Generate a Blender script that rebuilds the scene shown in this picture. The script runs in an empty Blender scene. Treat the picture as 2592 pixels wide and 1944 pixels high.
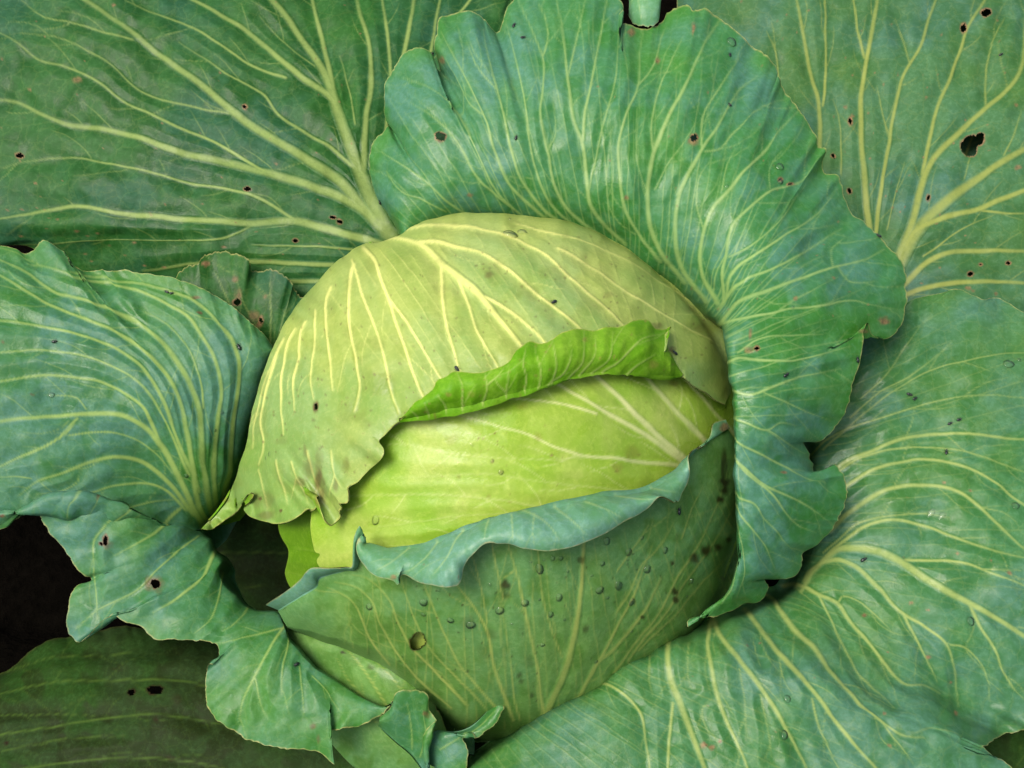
import bpy, math, random
import numpy as np
from mathutils import Vector, Matrix

random.seed(7)
RNG = np.random.default_rng(11)
scene = bpy.context.scene
R = math.radians

# ------------------------------------------------------------------ camera
UNIT = 0.00018                     # metres per unit (one photo pixel at the middle of the head)
PITCH = R(55)                      # camera looks down this far below the horizon
HFOV = R(48)
F = 1296.0 / math.tan(HFOV / 2)    # focal length in units = distance to the head's centre plane
C0 = Vector((0, 0, 0.235))         # centre plane point, metres above the soil
RIGHT = Vector((1, 0, 0))
UP = Vector((0, math.sin(PITCH), math.cos(PITCH)))
BACK = Vector((0, -math.cos(PITCH), math.sin(PITCH)))     # towards the camera
cam_data = bpy.data.cameras.new('camera')
cam = bpy.data.objects.new('camera', cam_data)
scene.collection.objects.link(cam)
cam.location = C0 + BACK * (F * UNIT)
cam.rotation_euler = (math.pi / 2 - PITCH, 0, 0)
cam_data.sensor_fit = 'HORIZONTAL'
cam_data.angle = HFOV
cam_data.clip_start = 0.01
cam_data.clip_end = 100
scene.camera = cam

# ------------------------------------------------------------------ light
SUN_EL, SUN_AZ = 62, -118           # degrees; azimuth from +Y (image top) clockwise
world = bpy.data.worlds.new('World')
scene.world = world
world.use_nodes = True
wn = world.node_tree.nodes
bg = wn['Background']
sky = wn.new('ShaderNodeTexSky')
sky.sky_type = 'NISHITA'
sky.sun_disc = False
sky.sun_elevation = R(SUN_EL)
sky.sun_rotation = R(SUN_AZ)
sky.air_density = 0.8
sky.dust_density = 6.0
sky.ozone_density = 0.3
world.node_tree.links.new(sky.outputs[0], bg.inputs[0])
bg.inputs[1].default_value = 0.10
sun_data = bpy.data.lights.new('sun', 'SUN')
sun_data.energy = 1.5
sun_data.angle = R(28)
sun_data.color = (1.0, 0.97, 0.91)
sun = bpy.data.objects.new('sun', sun_data)
scene.collection.objects.link(sun)
sd = Vector((math.sin(R(SUN_AZ)) * math.cos(R(SUN_EL)), math.cos(R(SUN_AZ)) * math.cos(R(SUN_EL)), math.sin(R(SUN_EL))))
sun.rotation_euler = sd.to_track_quat('Z', 'Y').to_euler()
scene.view_settings.view_transform = 'Standard'
scene.view_settings.look = 'None'
scene.view_settings.gamma = 1
scene.view_settings.exposure = 0.88
scene.cycles.max_bounces = 6
scene.cycles.diffuse_bounces = 3
scene.cycles.glossy_bounces = 2
scene.cycles.transmission_bounces = 5

# ------------------------------------------------------------------ helpers
NR, NU, NB = np.array(RIGHT), np.array(UP), np.array(BACK)
NC = np.array(C0)

def to_world(px, py, Z):
    """photo direction + depth (units in front of the head's centre plane) -> metres"""
    s = (F - Z) / F
    X = (px - 1296.0) * s
    Y = (972.0 - py) * s
    return NC + UNIT * (X[..., None] * NR + Y[..., None] * NU + Z[..., None] * NB)

def lin(r, g, b, k=1.0):
    def f(c):
        c /= 255.0
        return (c / 12.92 if c <= 0.04045 else ((c + 0.055) / 1.055) ** 2.4) * k
    return (f(r), f(g), f(b), 1.0)

def hermite(tk, P, t):
    tk = np.asarray(tk, float); P = np.asarray(P, float); t = np.asarray(t, float)
    n = len(tk)
    d = np.diff(tk)
    sl = np.diff(P, axis=0) / d[:, None]
    m = np.empty_like(P)
    m[0] = sl[0]; m[-1] = sl[-1]
    if n > 2:
        w = d[1:] / (d[:-1] + d[1:])
        m[1:-1] = sl[:-1] * w[:, None] + sl[1:] * (1 - w)[:, None]
        lim = 1.6 * np.minimum(np.abs(sl[:-1]), np.abs(sl[1:])) + 0.35 * np.maximum(np.abs(sl[:-1]), np.abs(sl[1:]))
        m[1:-1] = np.clip(m[1:-1], -lim, lim)
    i = np.clip(np.searchsorted(tk, t, side='right') - 1, 0, n - 2)
    h = d[i]; s = ((t - tk[i]) / h)[:, None]
    h = h[:, None]
    return ((1 + 2 * s) * (1 - s) ** 2 * P[i] + s * (1 - s) ** 2 * h * m[i]
            + s * s * (3 - 2 * s) * P[i + 1] + s * s * (s - 1) * h * m[i + 1])

def vnoise(x, y, seed=0):
    """smooth value noise in -1..1"""
    rs = np.random.default_rng(1000 + seed)
    T = rs.uniform(-1, 1, (64, 64))
    xi = np.floor(x).astype(int); yi = np.floor(y).astype(int)
    fx = x - xi; fy = y - yi
    fx = fx * fx * fx * (fx * (fx * 6 - 15) + 10); fy = fy * fy * fy * (fy * (fy * 6 - 15) + 10)
    g = lambda a, b: T[(yi + b) % 64, (xi + a) % 64]
    return (g(0, 0) * (1 - fx) + g(1, 0) * fx) * (1 - fy) + (g(0, 1) * (1 - fx) + g(1, 1) * fx) * fy

def fnoise(x, y, seed=0, octs=3):
    r = 0; a = 1.0
    for k in range(octs):
        r = r + a * vnoise(x * 2 ** k, y * 2 ** k, seed + k * 17); a *= 0.5
    return r

# ------------------------------------------------------------------ veins as a distance raster in the photo plane
ZS = {'A': (0, 0, .45208), 'B': (800, 0, .45208), 'C': (1592, 0, .45208), 'D': (0, 600, .45208),
      'F': (1592, 600, .45208), 'G': (0, 1194, .45208), 'H': (600, 1194, .45208), 'I': (1592, 1194, .45208),
      '9': (900, 780, .45208), 'E': (600, 500, .5877), '4': (500, 1100, .27125), 'S': (0, 0, 1)}

def V(z, w, txt, tone=1.0):
    """one vein: reference frame, widths along it, 'x,y x,y ...'"""
    x0, y0, k = ZS[z]
    pts = np.array([[float(a) for a in p.split(',')] for p in txt.split()])
    pts = pts * k + np.array([x0, y0])
    return dict(p=pts, w=np.array(w, float) * k, tone=tone)

RX0, RY0, RS = -350, -350, 2.0
RW, RH = int((2592 + 700) / RS), int((1944 + 650) / RS)

def resample(p, step):
    d = np.r_[0, np.cumsum(np.hypot(*np.diff(p, axis=0).T))]
    n = max(3, int(d[-1] / step) + 1)
    t = np.linspace(0, d[-1], n)
    return hermite(d, p, t), t / d[-1]

def side_branches(veins, seed, dens=70, wmin=2.4):
    rs = np.random.default_rng(seed)
    out = []
    for v in veins:
        p, t = resample(v['p'], 8)
        if len(p) < 8:
            continue
        L = len(p) * 8
        wv = np.interp(t, np.linspace(0, 1, len(v['w'])), v['w'])
        s = rs.uniform(20, dens)
        side = 1
        while s < L - 15:
            i = min(len(p) - 2, int(s / 8))
            d = p[i + 1] - p[i]; ang = math.atan2(d[1], d[0])
            a = ang + side * rs.uniform(0.45, 0.95)
            ln = rs.uniform(35, 150)
            q = [p[i]]; aa = a
            for k in range(int(ln / 12)):
                aa += rs.normal(0, 0.07) - side * 0.05
                q.append(q[-1] + 12 * np.array([math.cos(aa), math.sin(aa)]))
            if len(q) > 2:
                w0 = min(3.8, max(wmin, wv[i] * 0.36))
                out.append(dict(p=np.array(q), w=np.array([w0, 1.4]), tone=0.8))
            side = -side if rs.random() < 0.8 else side
            s += rs.uniform(0.5, 1.5) * dens
    return out

def raster(veins, minor, reach=70):
    mask = np.zeros((RH, RW), np.float32)       # 0..1 across a vein
    dist = np.full((RH, RW), float(reach), np.float32)
    hgt = np.zeros((RH, RW), np.float32)
    vid = np.full((RH, RW), -1, np.int32)
    for n, v in enumerate(list(veins) + list(minor)):
        major = n < len(veins)
        p, t = resample(v['p'], 9 if major else 12)
        wv = np.interp(t, np.linspace(0, 1, len(v['w'])), v['w'])
        jw = 0.88 + 0.08 * vnoise(t * 9 + n, t * 0 + n * .7, 3)
        fade = np.clip(0.42 + wv / 14.0, 0, 1) * np.interp(t, [0, .06, .7, 1], [.8, 1, .92, .4]) * v['tone'] * (1 + 0.15 * vnoise(t * 6 + n * 3.3, t * 0 + n, 4))
        wv = wv * jw
        rc = reach if major else 8
        for i in range(len(p) - 1):
            a, b = p[i], p[i + 1]
            xa = int((min(a[0], b[0]) - rc - RX0) / RS); xb = int((max(a[0], b[0]) + rc - RX0) / RS) + 2
            ya = int((min(a[1], b[1]) - rc - RY0) / RS); yb = int((max(a[1], b[1]) + rc - RY0) / RS) + 2
            xa, ya = max(xa, 0), max(ya, 0); xb, yb = min(xb, RW), min(yb, RH)
            if xa >= xb or ya >= yb:
                continue
            gx = RX0 + RS * np.arange(xa, xb)[None, :]; gy = RY0 + RS * np.arange(ya, yb)[:, None]
            d = b - a; l2 = d @ d + 1e-9
            s = np.clip(((gx - a[0]) * d[0] + (gy - a[1]) * d[1]) / l2, 0, 1)
            dd = np.hypot(gx - a[0] - s * d[0], gy - a[1] - s * d[1])
            hw = 0.5 * (wv[i] + (wv[i + 1] - wv[i]) * s)
            hw2 = np.maximum(hw, 1.5)
            m = np.clip(1.0 - (dd - hw2 * 0.25) / (hw2 * 1.0), 0, 1)
            m = m * m * (3 - 2 * m) * (fade[i] + (fade[i + 1] - fade[i]) * s)
            sl = (slice(ya, yb), slice(xa, xb))
            if major:
                cur = dist[sl]
                vid[sl] = np.where((m > mask[sl]) & (m > 0.2), n, vid[sl])
                dist[sl] = np.minimum(cur, dd)
            hgt[sl] = np.maximum(hgt[sl], hw * np.sqrt(np.clip(1 - (dd / (hw * 1.15 + .6)) ** 2, 0, 1)))
            mask[sl] = np.maximum(mask[sl], m)
    return mask, dist, hgt, vid

def sample(img, px, py):
    x = np.clip((px - RX0) / RS, 0, RW - 1.01); y = np.clip((py - RY0) / RS, 0, RH - 1.01)
    xi = x.astype(int); yi = y.astype(int); fx = x - xi; fy = y - yi
    return (img[yi, xi] * (1 - fx) + img[yi, xi + 1] * fx) * (1 - fy) + (img[yi + 1, xi] * (1 - fx) + img[yi + 1, xi + 1] * fx) * fy

def nearest(img, px, py):
    x = np.clip(np.rint((px - RX0) / RS).astype(int), 0, RW - 1); y = np.clip(np.rint((py - RY0) / RS).astype(int), 0, RH - 1)
    return img[y, x]

# ------------------------------------------------------------------ materials
def leaf_material(name, base, base2, rub, vein, margin, spot, rough=0.5, trans=0.14, rubamt=0.5, speck=0.0, speckcol=(0.05, 0.06, 0.01, 1), net=0.09, spec=0.32, lush=None, lushamt=0.75):
    m = bpy.data.materials.new(name); m.use_nodes = True
    nt = m.node_tree; N = nt.nodes; L = nt.links
    for n in list(N): N.remove(n)
    out = N.new('ShaderNodeOutputMaterial')
    bs = N.new('ShaderNodeBsdfPrincipled')
    tc = N.new('ShaderNodeTexCoord')
    def ramp(sock, a, b, lo=0.0, hi=1.0):
        r = N.new('ShaderNodeMapRange'); r.interpolation_type = 'SMOOTHSTEP'
        r.inputs[1].default_value = a; r.inputs[2].default_value = b
        r.inputs[3].default_value = lo; r.inputs[4].default_value = hi
        L.new(sock, r.inputs[0]); return r.outputs[0]
    def mix(fac, a, b, mode='MIX'):
        x = N.new('ShaderNodeMix'); x.data_type = 'RGBA'; x.blend_type = mode
        if isinstance(fac, float): x.inputs[0].default_value = fac
        else: L.new(fac, x.inputs[0])
        for s, v in ((6, a), (7, b)):
            if isinstance(v, tuple): x.inputs[s].default_value = v
            else: L.new(v, x.inputs[s])
        return x.outputs[2]
    def math_(op, a, b):
        x = N.new('ShaderNodeMath'); x.operation = op
        for s, v in ((0, a), (1, b)):
            if isinstance(v, float): x.inputs[s].default_value = v
            else: L.new(v, x.inputs[s])
        return x.outputs[0]
    def attr(nm):
        a = N.new('ShaderNodeAttribute'); a.attribute_name = nm; return a.outputs['Fac']
    av, ae, asp = attr('vein'), attr('margin'), attr('spot')
    nz = N.new('ShaderNodeTexNoise'); nz.inputs['Scale'].default_value = 430; nz.inputs['Detail'].default_value = 3.5
    nz.inputs['Roughness'].default_value = 0.68
    L.new(tc.outputs['Object'], nz.inputs['Vector']); fine = nz.outputs['Fac']
    col = mix(attr('tint'), base, base2)  # bluer second tone of outer leaves: wax bloom plus sky sheen put into colour
    if lush: col = mix(math_('MULTIPLY', attr('lush'), lushamt), col, lush)
    # rubbed-off wax bloom: blotches with a ragged outline
    rb = attr('rub')
    col = mix(ramp(math_('ADD', rb, math_('MULTIPLY', fine, 0.5)), 0.62, 0.98, 0.0, rubamt), col, rub)
    col = mix(ramp(fine, 0.34, 0.68, 0.36, 0.0), col, rub)
    col = mix(ramp(fine, 0.48, 0.74, 0.0, 0.26), col, (min(1, base[0] * 1.6 + .02), min(1, base[1] * 1.35 + .02), min(1, base[2] * 1.55 + .02), 1))
    # small-vein network, bent by the noise
    mm = N.new('ShaderNodeMix'); mm.data_type = 'VECTOR'; mm.inputs[0].default_value = 0.004
    L.new(tc.outputs['Object'], mm.inputs[4]); L.new(nz.outputs['Color'], mm.inputs[5])
    vo = N.new('ShaderNodeTexVoronoi'); vo.feature = 'DISTANCE_TO_EDGE'; vo.inputs['Scale'].default_value = 125
    L.new(mm.outputs[1], vo.inputs['Vector'])
    n1 = ramp(vo.outputs['Distance'], 0.0, 0.075, 1.0, 0.0)
    col = mix(math_('MULTIPLY', n1, net), col, vein)
    # traced veins
    vf = math_('MULTIPLY', av, ramp(fine, 0.25, 0.6, 0.78, 1.0))
    col = mix(vf, col, vein)
    if speck > 0:
        col = mix(math_('MULTIPLY', ramp(fine, 0.62, 0.70), speck), col, speckcol)
        col = mix(math_('MULTIPLY', ramp(rb, 0.55, 0.95), speck * 0.5), col, speckcol)
    col = mix(math_('MULTIPLY', ae, ramp(fine, 0.35, 0.65, 0.25, 0.75)), col, margin)
    spc = mix(ramp(fine, 0.35, 0.65), spot, (spot[0] * .45, spot[1] * .4, spot[2] * .4, 1))
    col = mix(asp, col, spc)
    L.new(col, bs.inputs['Base Color'])
    L.new(ramp(rb, 0.3, 0.8, rough + 0.06, rough - 0.10), bs.inputs['Roughness'])
    bs.inputs['Specular IOR Level'].default_value = spec
    hsum = math_('SUBTRACT', fine, math_('MULTIPLY', n1, 0.10))
    bp = N.new('ShaderNodeBump'); bp.inputs['Strength'].default_value = 0.28; bp.inputs['Distance'].default_value = 0.0008
    L.new(hsum, bp.inputs['Height']); L.new(bp.outputs[0], bs.inputs['Normal'])
    tr = N.new('ShaderNodeBsdfTranslucent'); L.new(col, tr.inputs['Color']); L.new(bp.outputs[0], tr.inputs['Normal'])
    ms = N.new('ShaderNodeMixShader'); ms.inputs[0].default_value = trans
    L.new(bs.outputs[0], ms.inputs[1]); L.new(tr.outputs[0], ms.inputs[2])
    L.new(ms.outputs[0], out.inputs['Surface'])
    return m

K = 0.62     # photo colours are lit surfaces; the leaf itself is darker
MARG = lin(220, 210, 130, K); TAN = lin(186, 146, 104, K)
M_BACK = leaf_material('leaf_deep_green', lin(62, 120, 56, K), lin(56, 112, 78, K), lin(34, 90, 28, K), lin(160, 188, 102, K), MARG, TAN, 0.46, rubamt=0.6, spec=0.17, lush=lin(58, 124, 36, K))
M_BACKR = leaf_material('leaf_grey_green', lin(90, 144, 92, K), lin(92, 144, 122, K), lin(60, 114, 54, K), lin(172, 188, 96, K), MARG, TAN, 0.46, rubamt=0.5, spec=0.2, lush=lin(86, 136, 54, K))
M_WRAP = leaf_material('leaf_blue_green', lin(82, 154, 94, K), lin(96, 158, 132, K), lin(60, 136, 38, K), lin(170, 208, 122, K), MARG, TAN, 0.40, rubamt=0.5, lush=lin(84, 158, 48, K))
M_RIGHT = leaf_material('leaf_waxy_blue_green', lin(84, 148, 90, K), lin(94, 150, 122, K), lin(60, 124, 44, K), lin(180, 204, 114, K), MARG, TAN, 0.42, spec=0.27, rubamt=0.42, lush=lin(94, 150, 66, K))
M_LEFT = leaf_material('leaf_waxy_green', lin(84, 150, 96, K), lin(96, 154, 132, K), lin(60, 130, 38, K), lin(172, 206, 110, K), MARG, lin(150, 110, 75, K), 0.42, spec=0.26, rubamt=0.5, lush=lin(90, 156, 56, K))
M_HEAD = leaf_material('leaf_yellow_green', lin(186, 212, 104, K), lin(158, 200, 118, K), lin(158, 190, 78, K), lin(252, 255, 150, 0.8), lin(226, 230, 124, K), lin(132, 104, 64, K), 0.42, rubamt=0.3, speck=0.32, speckcol=lin(112, 116, 50, K), net=0.03, lush=lin(138, 188, 84, K), lushamt=0.9)
M_HEART = leaf_material('leaf_pale_lime', lin(190, 228, 84, K), lin(216, 240, 118, K), lin(170, 216, 60, K), lin(242, 250, 170, 0.75), lin(205, 226, 104, K), lin(178, 152, 80, K), 0.34, rubamt=0.3, net=0.02, trans=0.2, lush=lin(142, 208, 24, K), lushamt=0.7)
M_HEART2 = leaf_material('leaf_lime_green', lin(120, 172, 30, K), lin(132, 180, 40, K), lin(96, 150, 22, K), lin(150, 192, 66, K), lin(150, 184, 60, K), lin(150, 130, 60, K), 0.4, rubamt=0.3, net=0.03, trans=0.16)
M_FRONT = leaf_material('leaf_dull_green', lin(132, 184, 94, K), lin(120, 180, 108, K), lin(96, 152, 52, K), lin(196, 216, 112, K), lin(206, 190, 118, K), lin(66, 54, 18, K), 0.42, rubamt=0.5, speck=0.25, speckcol=lin(64, 84, 26, K), net=0.05)
M_SHADE = leaf_material('leaf_olive_shade', lin(50, 90, 32, K), lin(54, 80, 40, K), lin(42, 52, 20, K), lin(92, 124, 50, K), lin(90, 92, 48, K), lin(62, 42, 28, K), 0.6, rubamt=0.6, spec=0.06)  # older olive leaf, its colour also darkened for the shade it lies in
M_INNERBAND = leaf_material('leaf_vivid_green', lin(132, 200, 34, K), lin(158, 210, 58, K), lin(98, 172, 12, K), lin(210, 238, 126, K), lin(232, 230, 130, K), lin(196, 176, 96, K), 0.46, spec=0.15, rubamt=0.45, net=0.06, trans=0.22)
M_RIMBLUE = leaf_material('leaf_pale_blue_green', lin(122, 186, 138, K), lin(124, 182, 156, K), lin(96, 166, 76, K), lin(184, 220, 146, K), lin(214, 206, 138, K), TAN, 0.38, rubamt=0.35)

# ------------------------------------------------------------------ leaf builder
cabbage = bpy.data.objects.new('cabbage', None)
scene.collection.objects.link(cabbage)
cabbage['label'] = 'large green cabbage with pale yellow-green head and spreading veined outer leaves'
cabbage['category'] = 'cabbage'
HEAD_C = Vector(to_world(np.array(1240.), np.array(1180.), np.array(-100.)))
STALK_BASE = Vector((HEAD_C.x, HEAD_C.y, 0.0))
cabbage.location = STALK_BASE
LEAVES = {}

def make_mesh(name, verts, faces, mats, matidx, attrs, normals=None):
    me = bpy.data.meshes.new(name)
    nf = len(faces)
    me.vertices.add(len(verts)); me.vertices.foreach_set('co', np.ascontiguousarray(verts, np.float32).ravel())
    me.loops.add(nf * 4); me.loops.foreach_set('vertex_index', np.ascontiguousarray(faces, np.int32).ravel())
    me.polygons.add(nf); me.polygons.foreach_set('loop_start', np.arange(0, nf * 4, 4, dtype=np.int32))
    me.polygons.foreach_set('loop_total', np.full(nf, 4, np.int32))
    me.polygons.foreach_set('use_smooth', np.ones(nf, bool))
    for m in mats: me.materials.append(m)
    if matidx is not None: me.polygons.foreach_set('material_index', np.ascontiguousarray(matidx, np.int32))
    me.update(calc_edges=True)
    for k, a in attrs.items():
        at = me.attributes.new(k, 'FLOAT', 'POINT'); at.data.foreach_set('value', np.ascontiguousarray(a, np.float32))
    if normals is not None:
        cn = me.attributes.new('custom_normal', 'FLOAT_VECTOR', 'POINT'); cn.data.foreach_set('vector', np.ascontiguousarray(normals, np.float32).ravel())
    return me

def child(name, me, parent):
    o = bpy.data.objects.new(name, me); scene.collection.objects.link(o)
    o.parent = parent
    if parent is cabbage: o.matrix_parent_inverse = Matrix.Translation(-STALK_BASE)
    return o

def compact(verts, faces, attrs, normals):
    used = np.unique(faces)
    mp = np.full(len(verts), -1, np.int64); mp[used] = np.arange(len(used))
    return verts[used], mp[faces], {k: a[used] for k, a in attrs.items()}, normals[used]

def vein_pieces(f, isv, vf, least=40):
    """connected runs of faces of one vein -> piece number, -1 for scraps that stay with the blade"""
    comp = np.full(len(f), -1); n = 0
    for k in np.unique(vf[isv]):
        ids = np.where(isv & (vf == k))[0]
        if len(ids) < least: continue
        vs, loc = np.unique(f[ids], return_inverse=True); loc = loc.reshape(-1, 4)
        lab = np.arange(len(vs))
        while True:
            m = lab[loc].min(1)
            new = lab.copy()
            for c in range(4): np.minimum.at(new, loc[:, c], m)
            new = new[new]
            if (new == lab).all(): break
            lab = new
        fl = lab[loc[:, 0]]
        u_, c_ = np.unique(fl, return_counts=True)
        for q, c in zip(u_, c_):
            if c >= least:
                comp[ids[fl == q]] = n; n += 1
    return comp

def build_leaf(key, name, label, PX, PY, PZ, mats, zone=None, veins=(), holes=(), spots=(), raised=0.35, quilt=4.0,
               thick=3.4, margins=('v1',), mwidth=2.6, seed=0, undul=3.0, dropmask=None, zonemat=False, vhalo=0.0, iso=None, major=7.0, midrib=-1, dens=135):
    """grid in photo units -> displaced, holed, two-sided leaf with its large veins as child objects"""
    nu, nv = PX.shape
    if zone is None: zone = np.zeros((nu, nv), int)
    nz = zone.max() + 1
    vz = [[v for v in veins if v.get('zone', 0) == z] for z in range(nz)]
    ras = []
    for z in range(nz):
        minor = side_branches(vz[z], seed + z * 5 + 3, dens)
        if iso and z == 0:
            rs = np.random.default_rng(seed + 77)
            spc, w_, tn_, c0, c1, lo_, hi_ = iso
            col_ = (c0 + c1) // 2
            run = np.r_[0, np.cumsum(np.hypot(np.diff(PX[:, col_]), np.diff(PY[:, col_])))]
            a_ = rs.uniform(0, spc)
            while a_ < run[-1]:
                i_ = int(np.interp(a_, run, np.arange(nu)))
                if lo_ <= i_ / nu <= hi_:
                    k1 = int(c0 + (c1 - c0) * rs.uniform(.6, .97)); rows_ = np.linspace(c0, k1, 9).astype(int)
                    sh = np.cumsum(rs.normal(0, 0.9, 9)) + i_
                    ii = np.clip(sh.astype(int), 0, nu - 1)
                    pl = np.stack([PX[ii, rows_], PY[ii, rows_]], 1)
                    if np.hypot(*(pl[-1] - pl[0])) > 60:
                        minor.append(dict(p=pl, w=np.array([w_, w_ * .6]) * rs.uniform(.8, 1.25), tone=tn_ * rs.uniform(.7, 1.2)))
                a_ += spc * rs.uniform(.6, 1.5)
        ras.append(raster(vz[z], minor))
    # undulation (puckers between veins, gentle waves)
    und = undul * fnoise(PX / 130 + seed, PY / 130 + seed * .37, seed) + 0.16 * undul * fnoise(PX / 44 + seed, PY / 44, seed + 5, 2)
    mask = np.zeros((nu, nv)); disp = np.zeros((nu, nv)); vid = np.full((nu, nv), -1)
    off = 0; allv = []
    for z in range(nz):
        sel = zone == z
        mk, ds, hg, vi = ras[z]
        wx = PX + 1.2 * vnoise(PX / 40, PY / 40, 91); wy = PY + 1.2 * vnoise(PX / 40, PY / 40, 92)
        mask[sel] = sample(mk, wx, wy)[sel]
        d = sample(ds, wx, wy); h = sample(hg, wx, wy)
        disp[sel] = (raised * h - quilt * np.exp(-(d / 26.0) ** 2))[sel]
        if vhalo and z == 0: mask[sel] = np.maximum(mask, vhalo * np.exp(-(d / 34.0) ** 2) * np.clip((1000 - PY) / 330, 0, 1))[sel]
        q = nearest(vi, wx, wy); q = np.where(q >= 0, q + off, -1)
        vid[sel] = q[sel]
        off += len(vz[z]); allv += vz[z]
    W0 = to_world(PX, PY, PZ)
    def grid_normals(W):
        du = np.gradient(W, axis=0); dv = np.gradient(W, axis=1)
        n = np.cross(du, dv); n /= np.linalg.norm(n, axis=-1, keepdims=True) + 1e-12
        return n
    n0 = grid_normals(W0)
    camp = np.array(cam.location)
    zz = zone == 0
    toc = camp - W0
    sgn = 1.0 if np.sum((n0 * toc).sum(-1)[zz]) > 0 else -1.0
    side = np.ones((nu, nv)) * sgn
    face_cam = np.sign((n0 * toc).sum(-1))
    # relief is built outwards on the side that shows in each zone
    zs = np.ones((nu, nv))
    for z in range(nz):
        sel = zone == z
        zs[sel] = 1.0 if np.sum(((n0 * toc).sum(-1) * sgn)[sel]) > 0 else -1.0
    W = W0 + n0 * sgn * (zs * (disp + und) * UNIT)[..., None]
    n1 = grid_normals(W) * sgn
    # margin attribute
    marg = np.zeros((nu, nv))
    arc = lambda a, ax: np.cumsum(np.concatenate([np.zeros_like(np.take(a, [0], ax)[..., 0]), np.linalg.norm(np.diff(a, axis=ax), axis=-1)], axis=ax), axis=ax) / UNIT
    av = arc(W0, 1); au = arc(W0, 0)
    jit = 1 + 0.7 * vnoise(PX / 14, PY / 14, seed + 40)
    for e in margins:
        d = {'v1': av[:, -1:] - av, 'v0': av, 'u0': au, 'u1': au[-1:] - au}[e]
        marg = np.maximum(marg, np.clip(1.25 - d / (mwidth * jit), 0, 1))
    spot = np.zeros((nu, nv))
    for s in spots:                      # (x, y, rx, ry, strength[, zone])
        x, y, rx, ry, st = s[:5]
        rr = np.hypot((PX - x) / rx, (PY - y) / ry) + 0.35 * vnoise(PX / (rx * .8) + x, PY / (ry * .8) + y, 7)
        spot = np.maximum(spot, st * np.clip(1.6 - 1.2 * rr, 0, 1))
    hole = np.zeros((nu, nv), bool)
    for (x, y, rx, ry) in holes:
        rx, ry = rx * .84, ry * .84
        rr = np.hypot((PX - x) / rx, (PY - y) / ry) + 0.22 * vnoise(PX / (rx * .7) + x, PY / (ry * .7) + y, 8)
        hole |= rr < 1.0
        spot = np.maximum(spot, np.clip(1.0 - (rr - 1.0) * rx / 5.0, 0, 1))
    # faces
    idx = np.arange(nu * nv).reshape(nu, nv)
    f = np.stack([idx[:-1, :-1], idx[1:, :-1], idx[1:, 1:], idx[:-1, 1:]], -1).reshape(-1, 4)
    if sgn < 0: f = f[:, ::-1]
    hf = hole.ravel()[f].sum(1) >= 2
    if dropmask is not None: hf |= dropmask.ravel()[f].any(1)
    # drop the sliver faces of collapsed rows
    v = W.reshape(-1, 3)
    zf = zone.ravel()[f].max(1)
    f = f[~hf]; zf = zf[~hf]
    lushv = np.clip(-0.02 + 0.95 * fnoise(PX / 150 + seed * 5.3, PY / 150 + seed * 1.9, seed + 81, 3) + 0.55 * np.clip(1 - (av[:, -1:] - av) / 90, 0, 1), 0, 1)
    tint = np.clip(0.5 + 1.0 * fnoise(PX / 170 + seed * 3.1, PY / 170 + seed, seed + 21, 4), 0, 1)
    wx = PX + 14 * vnoise(PX / 30, PY / 30, 33); wy = PY + 14 * vnoise(PX / 30, PY / 30, 34)
    halo = np.zeros((nu, nv))
    for z in range(nz):
        sel = zone == z; halo[sel] = np.exp(-(sample(ras[z][1], PX, PY) / 11.0) ** 2)[sel]
    rubv = np.clip(0.42 + 0.20 * halo + 0.42 * fnoise(wx / 46 + seed * 1.7, wy / 46 + seed * 2.3, seed + 51, 4) + 0.22 * vnoise(wx / 240 + seed, wy / 240, seed + 61), 0, 1)
    attrs = dict(vein=mask.ravel(), margin=marg.ravel(), spot=spot.ravel(), tint=tint.ravel(), rub=rubv.ravel(), lush=lushv.ravel())
    nrm = n1.reshape(-1, 3)
    # vein faces -> children
    mf = mask.ravel()[f].mean(1); vf = vid.ravel()[f].max(1)
    bigv = np.array([max(a['w']) >= major for a in allv] + [False])
    isv = (mf > 0.34) & bigv[vf]
    comp = vein_pieces(f, isv, vf)
    isv &= comp >= 0
    # back sheet + rim
    e = np.concatenate([f[:, [0, 1]], f[:, [1, 2]], f[:, [2, 3]], f[:, [3, 0]]])
    key_e = np.sort(e, 1); k1 = key_e[:, 0].astype(np.int64) * (nu * nv) + key_e[:, 1]
    _, inv, cnt = np.unique(k1, return_inverse=True, return_counts=True)
    be = e[cnt[inv] == 1]
    nV = nu * nv
    vb = v - nrm * thick * UNIT
    back = f[:, ::-1] + nV
    rim = np.stack([be[:, 1], be[:, 0], be[:, 0] + nV, be[:, 1] + nV], -1)
    verts = np.concatenate([v, vb]); norms = np.concatenate([nrm, -nrm])
    at2 = {k: np.concatenate([a, a]) for k, a in attrs.items()}
    # front sheet carries mats[0], back sheet mats[-1]; a rolled-over zone shows its back sheet
    flip = np.array([zs[zone == z].mean() < 0 for z in range(nz)])
    iv0 = isv & ~flip[zf]; iv1 = isv & flip[zf]
    faces = np.concatenate([f[~iv0], back[~iv1], rim])
    fm = np.concatenate([np.zeros((~iv0).sum(), int), np.full((~iv1).sum(), len(mats) - 1), np.zeros(len(rim), int)])
    if zonemat: fm = np.maximum(fm, np.concatenate([zf[~iv0], zf[~iv1], np.zeros(len(rim), int)]))
    vv, ff, aa, nn = compact(verts, faces, at2, norms)
    leaf = child(name, make_mesh(name, vv, ff, mats, fm, aa, nn), cabbage)
    if label: leaf['label'] = label
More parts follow.
